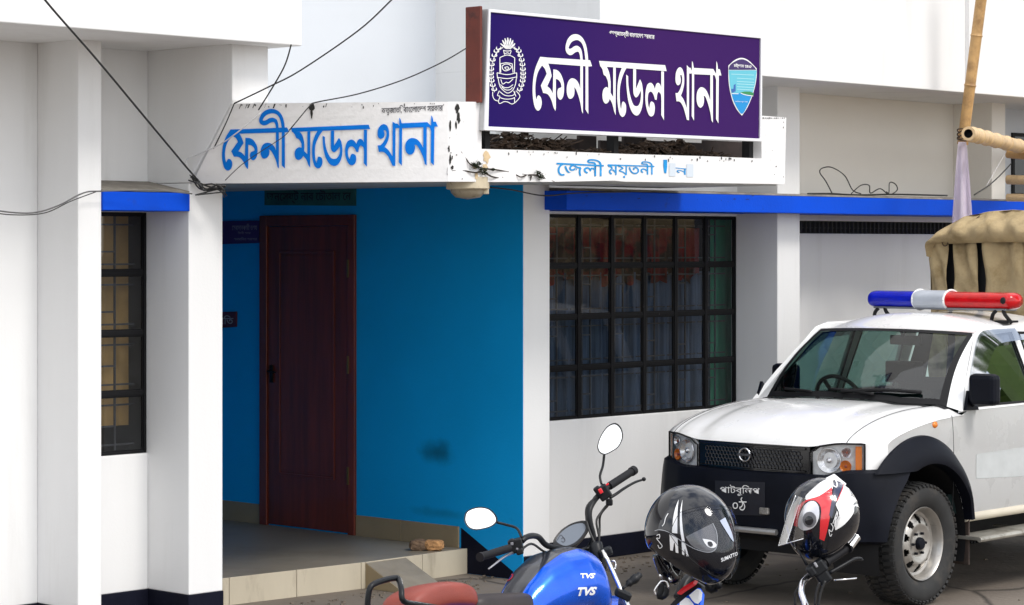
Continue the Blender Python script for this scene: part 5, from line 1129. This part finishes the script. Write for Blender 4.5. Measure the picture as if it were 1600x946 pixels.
# --- the blue motorcycle
b1, MM1, tk1 = moto(.285, 10.08, 52, 12, 'shiny blue motorcycle with red brown pillion seat and both mirrors, nearest the porch steps', M_bblue, cockpit=False)
bm = B(); add_tube(bm, [V3(815, 846, 9.93), V3(822, 840, 9.95), V3(832, 837.5, 10.0), V3(842, 840, 10.08), V3(852, 851, 10.2), V3(866, 856, 10.3), V3(900, 862, 10.4), V3(918, 858, 10.45), V3(925, 848, 10.45), V3(927, 837, 10.45), V3(922, 817, 10.45), V3(921, 798, 10.46), V3(929, 782, 10.5), V3(941, 769, 10.53), V3(954, 759, 10.55)], .0125, 12, 4); part('handlebar', bm, M_bk, b1, smooth='all')
bm = B(); add_tube(bm, [V3(751, 870.5, 9.72), V3(796, 857, 9.85)], .0165, 14); add_tube(bm, [V3(749.5, 871, 9.715), V3(753, 870, 9.73)], .0185, 14); part('grip', bm, M_grip, b1, smooth=True)
bm = B(); add_tube(bm, [V3(952, 760, 10.54), V3(989, 736, 10.66)], .0175, 14); add_tube(bm, [V3(986.5, 737.7, 10.65), V3(991, 734.8, 10.67)], .0205, 14); part('grip', bm, M_grip, b1, smooth=True)
def boxat(c, sz, rx=0, ry=0, rz=0, bm=None):
    bm = bm or B(); add_box(bm, tuple(-v / 2 for v in sz), tuple(v / 2 for v in sz), Matrix.Translation(c) @ Matrix.Rotation(rz, 4, 'Z') @ Matrix.Rotation(ry, 4, 'Y') @ Matrix.Rotation(rx, 4, 'X')); return bm
bm = boxat(V3(806, 853, 9.9), (.058, .05, .055), ry=R(-15)); boxat(V3(800, 846, 9.88), (.022, .03, .02), ry=R(-15), bm=bm); boxat(V3(812, 862, 9.87), (.03, .03, .025), ry=R(-15), bm=bm); sw1 = part('switch_block', bm, M_bk, b1, bevel=.006)
bm = boxat(V3(800, 850, 9.86), (.012, .01, .012)); boxat(V3(808, 858, 9.86), (.01, .008, .008), bm=bm); part('switch_button', bm, mat('grey_button', (.2, .2, .22), .4), sw1, bevel=.002)
bm = boxat(V3(943, 770, 10.52), (.055, .05, .06), ry=R(-35)); boxat(V3(935, 768, 10.5), (.03, .03, .045), ry=R(-35), bm=bm); boxat(V3(952, 785, 10.55), (.03, .03, .03), bm=bm); sw2 = part('switch_block', bm, M_bk, b1, bevel=.007)
M_rbtn = mat('red_switch', (.7, .01, .02), .3, coat=.5)
part('kill_switch', boxat(V3(938.5, 767.5, 10.47), (.017, .016, .022), ry=R(-30)), M_rbtn, sw2, bevel=.003); part('starter_button', boxat(V3(949, 757, 10.48), (.014, .012, .008), ry=R(-30)), M_rbtn, sw2, bevel=.002)
bm = B(); add_tube(bm, [V3(801, 864, 9.88), V3(790, 869, 9.84), V3(778, 878, 9.80), V3(764, 889, 9.76)], lambda s: .0065 - .003 * s, 8, 4); bmesh.ops.create_uvsphere(bm, u_segments=10, v_segments=6, radius=.0045, matrix=Matrix.Translation(V3(764, 889, 9.76))); part('clutch_lever', bm, mat('lever_alloy', (.35, .35, .37), .3, metal=.8), b1, smooth='all')
bm = B(); add_tube(bm, [V3(953, 778, 10.56), V3(963, 772, 10.58), V3(976, 763, 10.62), V3(992, 754, 10.66), V3(1004, 750, 10.69)], lambda s: .008 - .003 * s, 8, 4); bmesh.ops.create_uvsphere(bm, u_segments=12, v_segments=8, radius=.0095, matrix=Matrix.Translation(V3(1006, 749, 10.69))); part('brake_lever', bm, M_bk, b1, smooth='all')
z7 = lambda x, y: (700 + x / 4.593, 740 + y / 4.593); z6 = lambda x, y: (720 + x / 4.3, 640 + y / 4.3)
mirror(b1, [z7(*p) for p in ((116,322),(130,275),(180,248),(240,240),(300,255),(345,300),(354,345),(320,378),(270,396),(200,407),(150,392),(123,357))], 9.98, 22, [(776, 816.5, 10.0), (790, 820, 10.0), (804, 824, 9.98), (810, 829, 9.96), (815, 840, 9.93)])
mirror(b1, [z6(*p) for p in ((917,245),(938,180),(985,113),(1040,91),(1080,128),(1089,190),(1060,252),(1010,287),(965,306),(928,288))], 10.55, 22, [(944, 711, 10.57), (942, 728, 10.56), (937.5, 744, 10.54), (940, 757, 10.52)])
# instrument pod
OUTI = [z6(*p) for p in ((620,882),(672,812),(752,762),(838,748),(862,790),(830,850),(775,905),(700,935),(640,915))]
qi = rounded(OUTI, 3); ic = (892, 835); FI = lambda x, y, d=0: V3(x, y, 10.42 + (ic[1] - y) * .0022 + d)
bm = B(); a = [bm.verts.new(FI(p.x, p.y)) for p in qi]; b = [bm.verts.new(FI(ic[0] + (p.x - ic[0]) * .98, ic[1] + (p.y - ic[1]) * .98 + 4, .05)) for p in qi]; c = [bm.verts.new(FI(ic[0] + (p.x - ic[0]) * .6 + 3, ic[1] + (p.y - ic[1]) * .6 + 8, .08)) for p in qi]; n = len(qi)
ii = [bm.verts.new(FI(ic[0] + (p.x - ic[0]) * .80, ic[1] + (p.y - ic[1]) * .80, .004)) for p in qi]
for i in range(n):
    j = (i + 1) % n; bm.faces.new([a[i], a[j], b[j], b[i]]); bm.faces.new([b[i], b[j], c[j], c[i]]); bm.faces.new([a[i], ii[i], ii[j], a[j]])
bm.faces.new(c); bmesh.ops.recalc_face_normals(bm, faces=bm.faces); pod = part('instrument_pod', bm, M_bk, b1, smooth=True)
bm = B(); bm.faces.new([bm.verts.new(FI(ic[0] + (p.x - ic[0]) * .81, ic[1] + (p.y - ic[1]) * .81, .0035)) for p in qi]); bmesh.ops.recalc_face_normals(bm, faces=bm.faces); scr = part('display', bm, mat('lcd_grey', (.12, .14, .17), .15, coat=.4), pod)
bm = B(); add_ribbon(bm, scr, [z6(648, 880), z6(672, 845), z6(700, 880)], .9, .001); add_ribbon(bm, scr, [z6(*p) for p in ((675, 872), (690, 862), (700, 880), (688, 893), (676, 885))], 1.0, .001); part('gauge_marks', bm, M_dtext, pod)
# cables at the cockpit
bm = B()
for P_ in ([(934, 775, 10.5), (918, 790, 10.48), (916, 808, 10.46), (921, 830, 10.42), (930, 850, 10.4)], [(952, 785, 10.58), (940, 800, 10.55), (932, 815, 10.52), (936, 840, 10.5), (934, 862, 10.48)], [(950, 790, 10.58), (938, 806, 10.6), (937, 830, 10.6), (935, 860, 10.5)], [(812, 862, 9.92), (830, 850, 10.0), (850, 862, 10.2), (870, 868, 10.35)]): add_tube(bm, [V3(*p) for p in P_], .005, 8, 5)
part('control_cable', bm, M_cable, b1, smooth='all')
bm = B(); add_tube(bm, [V3(930, 850, 10.42), V3(934, 868, 10.4), V3(938, 890, 10.4)], .03, 12, 3); part('steering_head', bm, M_bk, b1, smooth='all')
# visible right fork tube with clamps
part('fork_clamp', boxat(V3(946, 863, 10.38), (.06, .06, .035), ry=R(-20)), M_bk, b1, bevel=.008); part('fork_clamp', boxat(V3(973.5, 929, 10.30), (.07, .07, .035), ry=R(25)), M_bk, b1, bevel=.008)
bm = B(); add_tube(bm, [V3(941.5, 860, 10.36), V3(957, 893, 10.33), V3(972, 927, 10.30), V3(984, 953, 10.28), V3(1003, 995, 10.25)], .0105, 14, 2); part('fork_tube', bm, M_fork, b1, smooth='all')
bm = B(); add_tube(bm, [V3(972, 921, 10.3), V3(980, 914, 10.32)], .006, 8); add_tube(bm, [V3(979, 915, 10.32), V3(984, 911, 10.33), V3(992, 905, 10.34), V3(998, 900, 10.35), V3(1000.5, 898, 10.36)], [.008, .016, .020, .015, .004], 12, 3); part('turn_indicator', bm, M_bk, b1, smooth='all')
bm = B(); add_tube(bm, [V3(955, 877, 10.42), V3(960, 877, 10.42), V3(962, 884, 10.42), V3(960, 890, 10.4)], .004, 6, 3); part('hose_clip', bm, M_fork, b1, smooth='all')
# grab rail
bm = B(); add_tube(bm, [V3(574, 952, 9.15), V3(575.5, 930, 9.15), V3(581, 915, 9.16), V3(600, 907, 9.22), V3(618, 903.5, 9.28), V3(623, 906, 9.28), V3(627, 920, 9.22), V3(631, 940, 9.2), V3(660, 946, 9.3), V3(690, 951, 9.4)], .0115, 10, 4); part('grab_rail', bm, M_bk, b1, smooth='all')
# lettering on the tank
bm = B(); add_text(bm, tk1, 'TVS', [z7(930, 818), z7(1068, 812), z7(1060, 872), z7(926, 880)], bold=.05, off=.002, shear=.25); part('tank_lettering', bm, M_wpaint, tk1)
bm = B(); add_text(bm, tk1, 'TVS', [z7(945, 718), z7(1058, 716), z7(1048, 755), z7(955, 752)], bold=.05, off=.002, shear=.2); part('tank_lettering', bm, M_wpaint, tk1)
bm = B(); add_ribbon(bm, tk1, [z7(*p) for p in ((405, 775), (440, 735), (468, 728), (455, 755), (420, 778))], 1.2, .002, 4); part('tank_badge', bm, M_rbtn, tk1)
# --- second motorcycle under the black helmet: mostly below the frame
b2, MM2, tk2 = moto(.80, 8.62, 66, 8, 'blue and white motorcycle mostly cut off below the black helmet', M_bblue, .8, sc=.84)
zA = lambda x, y: (1000 + x / 4.83, 750 + y / 4.83)
def sheet(name, parent, pts, Yd, m, th=.02, k=.0009, **kw):
    bm = B(); cy = pts[0][1]; add_poly_prism(bm, [V3(x, y, Yd + (cy - y) * k) for x, y in pts], Vector((.012, th, -.004))); return part(name, bm, m, parent, **kw)
sheet('tank_shroud', b2, [zA(*p) for p in ((180, 990), (300, 860), (420, 765), (475, 800), (465, 940), (455, 1010))], 8.75, M_bk, bevel=.004, label='black pointed tank shroud with red stripe')
sheet('shroud_stripe', b2, [zA(*p) for p in ((280, 852), (330, 805), (415, 757), (400, 785), (330, 830), (285, 862))], 8.744, M_rbtn, th=.004)
sheet('blue_panel', b2, [zA(*p) for p in ((260, 960), (345, 885), (435, 815), (462, 860), (450, 990), (330, 1010))], 8.744, M_bblue, th=.004)
sheet('white_panel', b2, [zA(*p) for p in ((370, 872), (430, 822), (447, 845), (440, 900), (415, 930), (395, 910))], 8.739, M_wp, th=.004); sheet('white_panel', b2, [zA(*p) for p in ((300, 925), (345, 888), (375, 925), (392, 960), (380, 1000), (290, 1000))], 8.739, M_wp, th=.004)
bm = B(); add_tube(bm, [V3(1060, 935, 8.9), V3(1075, 905, 8.95), V3(1098, 905, 9.0), V3(1112, 920, 9.0), V3(1122, 908, 9.0)], .02, 10, 4); add_tube(bm, [V3(1118, 916, 8.98), V3(1127, 912, 8.98)], .017, 10); part('handlebar', bm, M_bk, b2, smooth='all')
# --- third motorcycle under the red and white helmet
b3, MM3, tk3 = moto(1.10, 8.30, 52, 12, 'motorcycle with chrome handlebar and black grip at the bottom under the red white helmet', mat('dark_blue_paint', (.01, .02, .08), .25, coat=1), .7, sc=.84)
zB = lambda x, y, Yd: V3(1205 + x / 4.382, 730 + y / 4.382, Yd)
bm = B(); add_tube(bm, [zB(330, 1120, 8.6), zB(250, 1000, 8.7), zB(235, 946, 8.75), zB(207, 860, 8.8), zB(217, 790, 8.85), zB(258, 748, 8.9), zB(310, 715, 8.92)], .0115, 14, 4); part('handlebar', bm, M_chrome, b3, smooth='all')
bm = B(); add_tube(bm, [zB(345, 672, 8.93), zB(545, 540, 9.02)], .0165, 14); add_tube(bm, [zB(370, 655, 8.94), zB(385, 645, 8.945)], .021, 14); add_tube(bm, [zB(520, 557, 9.0), zB(535, 546, 9.01)], .021, 14); part('grip', bm, M_grip, b3, smooth=True)
bm = B(); add_lathe(bm, [(0, 0), (.0165, 0), (.0165, .045), (.0175, .047), (.0175, .052), (.008, .054), (.007, .045), (0, .045)], Matrix.Translation(zB(535, 545, 9.0)) @ (zB(590, 470, 9.03) - zB(535, 545, 9.0)).to_track_quat('Z', 'Y').to_matrix().to_4x4(), 20); part('bar_end', bm, M_fork, b3, smooth=True)
bm = boxat(zB(320, 690, 8.9), (.06, .05, .05), ry=R(-35)); boxat(zB(350, 745, 8.9), (.05, .045, .06), ry=R(-35), bm=bm); boxat(zB(275, 715, 8.88), (.03, .04, .04), ry=R(-35), bm=bm); sw3 = part('switch_block', bm, M_bk, b3, bevel=.008)
part('switch_button', boxat(zB(305, 670, 8.87), (.01, .012, .02), ry=R(-30)), mat('grey_button2', (.3, .3, .32), .4), sw3, bevel=.003)
bm = B(); add_tube(bm, [zB(400, 725, 8.93), zB(480, 680, 8.95), zB(560, 635, 8.98), zB(612, 628, 9.0), zB(622, 640, 9.0)], lambda s: .0085 - .003 * s, 8, 4); part('brake_lever', bm, M_bk, b3, smooth='all')
bm = B(); add_tube(bm, [zB(245, 672, 8.9), zB(205, 600, 8.92), zB(170, 525, 8.95)], .0055, 8); part('mirror_stem', bm, M_bk, b3, smooth='all')
bm = B(); 
for P_ in (((330, 790), (310, 860), (300, 946)), ((370, 780), (340, 860), (320, 960)), ((250, 770), (170, 850), (165, 946))): add_tube(bm, [zB(x, y, 8.85) for x, y in P_], .0048, 8, 5)
part('control_cable', bm, M_cable, b3, smooth='all')
bm = B(); add_tube(bm, [zB(430, 775, 9.0), zB(500, 770, 9.0), zB(560, 765, 9.02), zB(585, 762, 9.03)], .003, 6, 3); part('wire', bm, M_fork, b3, smooth='all')
# --- helmets ---------------------------------------------------------
def basis(F, Up, c, s=1):
    F = Vector(F).normalized(); Up = Vector(Up); Lf = Up.cross(F).normalized(); Up = F.cross(Lf); M_ = Matrix.Identity(4)
    for i in range(3): M_[i][0] = F[i] * s; M_[i][1] = Lf[i] * s; M_[i][2] = Up[i] * s; M_[i][3] = c[i]
    return M_
QC = [Vector((.80, 0, -.60))]
def hr(d, chin=.26):
    x, y, z = d; a, b, c = .140, .118, .132
    if x < 0: a = .132
    r = 1 / math.sqrt((x / a) ** 2 + (y / b) ** 2 + (z / c) ** 2); q = QC[0]; ang = max(0, d.dot(q)); r *= 1 + chin * ang ** 5
    r *= 1 + .05 * max(0, -x) * max(0, -z); return r
def dirv(az, el): return Vector((math.cos(el) * math.cos(az), math.cos(el) * math.sin(az), math.sin(el)))
def helmet(c, F, Up, s, label, m, chin=.26, cut=-.118):
    MM = basis(F, Up, c, s); t = thing('helmet', c, label, 'helmet', 'helmets hung on the motorcycles')
    def f(a, b):
        az = 2 * math.pi * a; el = math.pi * (b - .5); d = dirv(az, el); p = d * hr(d, chin); zc = cut - .02 * max(0, p.x) / .14
        if p.z < zc: k = zc / p.z if p.z else 1; k2 = max(.35, 1 - (1 - k) * 1.6); p = Vector((p.x * k2 * (1 if k > .8 else 1), p.y * k2, zc + (1 - k) * .06))
        return p
    bm = B(); add_grid(bm, lambda a, b: f(a, .001 + .998 * b), 96, 64, True); bmesh.ops.recalc_face_normals(bm, faces=bm.faces); sh_ = part('shell', bm, m, t, M=MM, smooth='all')
    return t, MM, sh_
M_hb = mat('gloss_black_shell', (.004, .005, .009), .07, coat=.5, spec=.4)
QC[0] = Vector((.90, 0, -.43)); h1, MH1, s1_ = helmet(atY(1076, 828, 8.7), (.72, -.62, -.36), (.22, 0, .95), 1.22, 'glossy black full face helmet with white stripes, clear visor facing down right', M_hb, .34, cut=-.092)
def dec(t, target, polys, m, name, off=.002, f=None, cuts=3, rnd=True):
    bm = B()
    for P_ in polys:
        Q = [f(*p[:2]) + ((1,) if len(p) > 2 else ()) for p in P_]; Q = rounded(Q, 3) if rnd else [Vector(q[:2]) for q in Q]; add_decal(bm, target, [(q.x, q.y) for q in Q], off, cuts)
    bmesh.ops.recalc_face_normals(bm, faces=bm.faces); return part(name, bm, m, t, smooth='all')
M_hw = mat('helmet_white', (.82, .82, .82), .2, coat=1)
dec(s1_, s1_, [[(293,152,1),(285,240),(283,405,1),(243,400,1),(252,290),(270,210)], [(322,152,1),(316,260),(325,380),(340,465,1),(318,460,1),(305,380),(303,250)], [(225,412,1),(285,440,1),(292,552,1),(272,548,1),(262,470),(250,535,1),(230,530,1)], [(315,470,1),(340,475,1),(370,578,1),(352,575,1),(340,520),(335,570,1),(320,560,1)]], M_hw, 'white_stripe', f=zA)
dec(s1_, s1_, [[(345,430,1),(545,330,1),(575,400),(577,500),(540,542),(460,530),(390,495)]], mat('smoke_grey_port', (.10, .10, .11), .12, coat=1), 'eye_port', f=zA)
dec(s1_, s1_, [[(472,445,1),(540,458),(576,490),(560,512),(520,510),(490,480)]], M_hw, 'port_emblem', .0035, f=zA); dec(s1_, s1_, [[(510,470),(535,468),(548,490),(535,505),(515,495)]], M_hb, 'port_emblem_pupil', .005, f=zA)
dec(s1_, s1_, [[(600,310,1),(640,285,1),(690,400),(705,470,1),(680,440)]], mat('pale_blue_flash', (.45, .5, .6), .15, coat=1), 'front_flash', f=zA)
bm = B(); add_text(bm, s1_, 'SUMATTO', [zA(606, 592), zA(728, 542), zA(733, 568), zA(612, 620)], bold=.03, off=.003, shear=.1); part('helmet_lettering', bm, M_wpaint, s1_)
bm = B(); add_ribbon(bm, s1_, [zA(*p) for p in ((128, 420), (150, 412), (150, 440), (128, 440), (150, 470), (170, 500), (150, 515), (138, 490))], 1.0, .002); add_ribbon(bm, s1_, [zA(*p) for p in ((215, 255), (195, 290), (185, 330), (170, 350))], 1.2, .002); part('side_emblem', bm, M_wpaint, s1_)
bm = B(); VR = [zA(*p) for p in ((118, 385), (160, 377), (225, 397), (300, 450), (400, 513), (500, 545), (555, 535), (578, 490), (575, 400), (545, 330))]; add_ribbon(bm, s1_, VR, 1.0, .0045); vr = part('visor_edge', bm, mat('visor_rim_grey', (.35, .36, .38), .25, coat=.6), s1_)
M_clear = glass('clear_visor', (.93, .94, .96), .01, .0, .10)
def patch(MH, az0, az1, el0, el1, off, m, name, t, chin):
    def f(a, b):
        e1c = el1 - (el1 - el0) * .35 * abs(2 * a - 1) ** 3; e0c = el0 + (el1 - el0) * .25 * abs(2 * a - 1) ** 3
        d = dirv(R(az0 + (az1 - az0) * a), R(e0c + (e1c - e0c) * b)); return d * (hr(d, chin) + off)
    bm = B(); add_grid(bm, f, 40, 20); bmesh.ops.recalc_face_normals(bm, faces=bm.faces); v = part(name, bm, m, t, M=MH, smooth='all'); bm = B()
    ed = [f(i / 40, 0) for i in range(41)] + [f(1, i / 20) for i in range(21)] + [f(1 - i / 40, 1) for i in range(41)] + [f(0, 1 - i / 20) for i in range(21)]; add_tube(bm, ed, .0008, 5, caps=False); part('visor_rim', bm, M_bk, v, M=MH, smooth='all'); return v
patch(MH1, -80, 80, -22, 52, .010, M_clear, 'visor', h1, .34)
# neck roll, strap and buckle
bm = B()
for P_ in (((120, 575), (140, 640), (165, 700)), ((130, 570), (175, 650), (215, 705)), ((180, 625), (205, 660), (220, 700))): add_tube(bm, [V3(*zA(x, y), 8.70) for x, y in P_], .004, 6, 4, flat=1)
add_tube(bm, [V3(*zA(150, 560), 8.73), V3(*zA(190, 680), 8.74), V3(*zA(250, 740), 8.78), V3(*zA(280, 640), 8.8)], .028, 12, 4); part('chin_strap', bm, M_hb, h1, smooth='all')
bm = B(); add_tube(bm, [V3(*zA(x, y), 8.69) for x, y in ((120, 870), (112, 835), (140, 790), (165, 765), (200, 770), (215, 820))], .004, 8, 3); add_tube(bm, [V3(*zA(x, y), 8.69) for x, y in ((155, 712), (158, 740))], .006, 8); add_tube(bm, [V3(*zA(x, y), 8.69) for x, y in ((224, 735), (234, 770))], .006, 8); part('buckle', bm, M_fork, h1, smooth='all')
bm = B(); add_tube(bm, [V3(*zA(x, y), 8.70) for x, y in ((165, 770), (160, 830), (150, 880), (190, 860), (195, 790))], .014, 8, 3); part('strap_end', bm, M_bk, h1, smooth='all')
# red and white helmet
QC[0] = Vector((.80, 0, -.60)); h2, MH2, s2_ = helmet(atY(1285, 806, 9.0), (-.70, -.42, -.48), (-.30, -.10, .9), 1.06, 'red, white and black open visor helmet hanging above the chrome handlebar', M_hb, .2)
bm = B(); sp = [V3(1205 + x / 4.382, 730 + y / 4.382, Yq) for x, y, Yq in ((330, 95, 8.99), (432, 42, 9.0), (520, 115, 9.0), (470, 170, 8.97), (400, 150, 8.95))]; ctr = V3(1300, 765, 9.06)
vv = [bm.verts.new(p) for p in sp]; cv_ = bm.verts.new(ctr); bm.faces.new(vv)
for i in range(5): bm.faces.new([vv[i], vv[(i + 1) % 5], cv_])
bmesh.ops.recalc_face_normals(bm, faces=bm.faces); part('spoiler', bm, M_hw, h2, bevel=.004)
z2 = lambda x, y: (1205 + x / 4.382, 730 + y / 4.382)
M_hr = mat('helmet_red', (.62, .01, .02), .2, coat=1); M_nv = mat('helmet_navy', (.01, .014, .05), .2, coat=1)
dec(s2_, s2_, [[(225,215,1),(300,130),(415,70,1),(420,150),(330,200),(250,232,1)], [(440,260,1),(500,125),(545,140),(600,210),(622,295,1),(570,268),(558,320),(500,392),(438,432,1),(430,380),(465,330)]], M_hw, 'white_panel', .0022, f=z2)
dec(s2_, s2_, [[(180,262,1),(250,225),(330,200),(415,140,1),(410,260),(390,400),(362,505,1),(330,490,1),(335,380),(340,280),(300,232),(240,242),(200,300),(182,410,1),(158,400,1),(162,310)]], M_hr, 'red_panel', .003, f=z2)
dec(s2_, s2_, [[(425,150,1),(432,55,1),(470,100),(487,140,1),(442,235),(412,350,1),(395,330,1)]], M_nv, 'navy_panel', .004, f=z2)
dec(s2_, s2_, [[(200,330),(240,255),(292,236),(325,275),(325,350),(290,412),(225,432),(188,400)]], mat('silver_pivot', (.68, .68, .70), .25, metal=.3, coat=.5), 'pivot_cover', .0055, f=z2)
dec(s2_, s2_, [[(265 + 44 * math.cos(a), 360 + 52 * math.sin(a)) for a in [i * .524 for i in range(12)]]], mat('grey_ring', (.12, .12, .13), .3), 'pivot_ring', .008, f=z2); dec(s2_, s2_, [[(263 + 27 * math.cos(a), 366 + 30 * math.sin(a)) for a in [i * .524 for i in range(12)]]], M_hb, 'pivot_cap', .011, f=z2)
dec(s2_, s2_, [[(172,235,1),(228,150),(330,82,1),(355,92,1),(245,190),(236,215),(196,264,1)]], M_hb, 'top_vent', .005, f=z2)
bm = B(); add_ribbon(bm, s2_, [z2(*p) for p in ((432, 52), (478, 85), (492, 125), (445, 240))], 1.2, .006); part('red_line', bm, M_hr, s2_)
bm = B(); add_ribbon(bm, s2_, [z2(*p) for p in ((400, 90), (405, 120), (440, 145), (445, 120), (425, 80))], 1.6, .006); part('white_crest', bm, M_hw, s2_)
bm = B(); add_text(bm, s2_, 'RS', [z2(445, 300), z2(472, 340), z2(440, 425), z2(415, 385)], bold=.03, off=.006); add_ribbon(bm, s2_, [z2(*p) for p in ((405, 385), (420, 410), (408, 440), (392, 425), (400, 470), (412, 455))], 1.3, .006, 3); add_text(bm, s2_, 'SHIELD', [z2(455, 215), z2(520, 150), z2(528, 158), z2(462, 226)], off=.006); part('helmet_lettering', bm, mat('grey_white_mark', (.6, .6, .6), .3), s2_)
bm = B()
def vis(a, b):
    A = smooth_path([Vector((*p, 0)) for p in (z2(168, 196), z2(112, 340), z2(50, 540))], 8); C_ = smooth_path([Vector((*p, 0)) for p in (z2(235, 215), z2(215, 350), z2(225, 490))], 8); k = b * (len(A) - 1); i = min(int(k), len(A) - 2); f_ = k - i
    p = A[i].lerp(A[i + 1], f_) * (1 - a) + C_[i].lerp(C_[i + 1], f_) * a; return V3(p.x, p.y, 8.90 - .035 * math.sin(a * 2.4) + .02 * (1 - a))
add_grid(bm, vis, 12, 18); bmesh.ops.recalc_face_normals(bm, faces=bm.faces); v2 = part('visor', bm, glass('clear_visor_scratched', (.80, .82, .84), .08, .22, .6), h2, smooth='all')
bm = B(); add_tube(bm, [vis(0, i / 18) + Vector((0, -.001, 0)) for i in range(19)] + [vis(i / 12, 1) for i in range(1, 13)], .002, 6); part('visor_rim', bm, M_fork, v2, smooth='all')
bm = B(); add_tube(bm, [V3(*z2(x, y), 8.95) for x, y in ((260, 490), (245, 530), (250, 560), (275, 580))], .004, 6, 4); add_tube(bm, [V3(*z2(x, y), 8.98) for x, y in ((330, 500), (330, 560), (345, 590))], .012, 8, 4); part('chin_strap', bm, M_bk, h2, smooth='all')
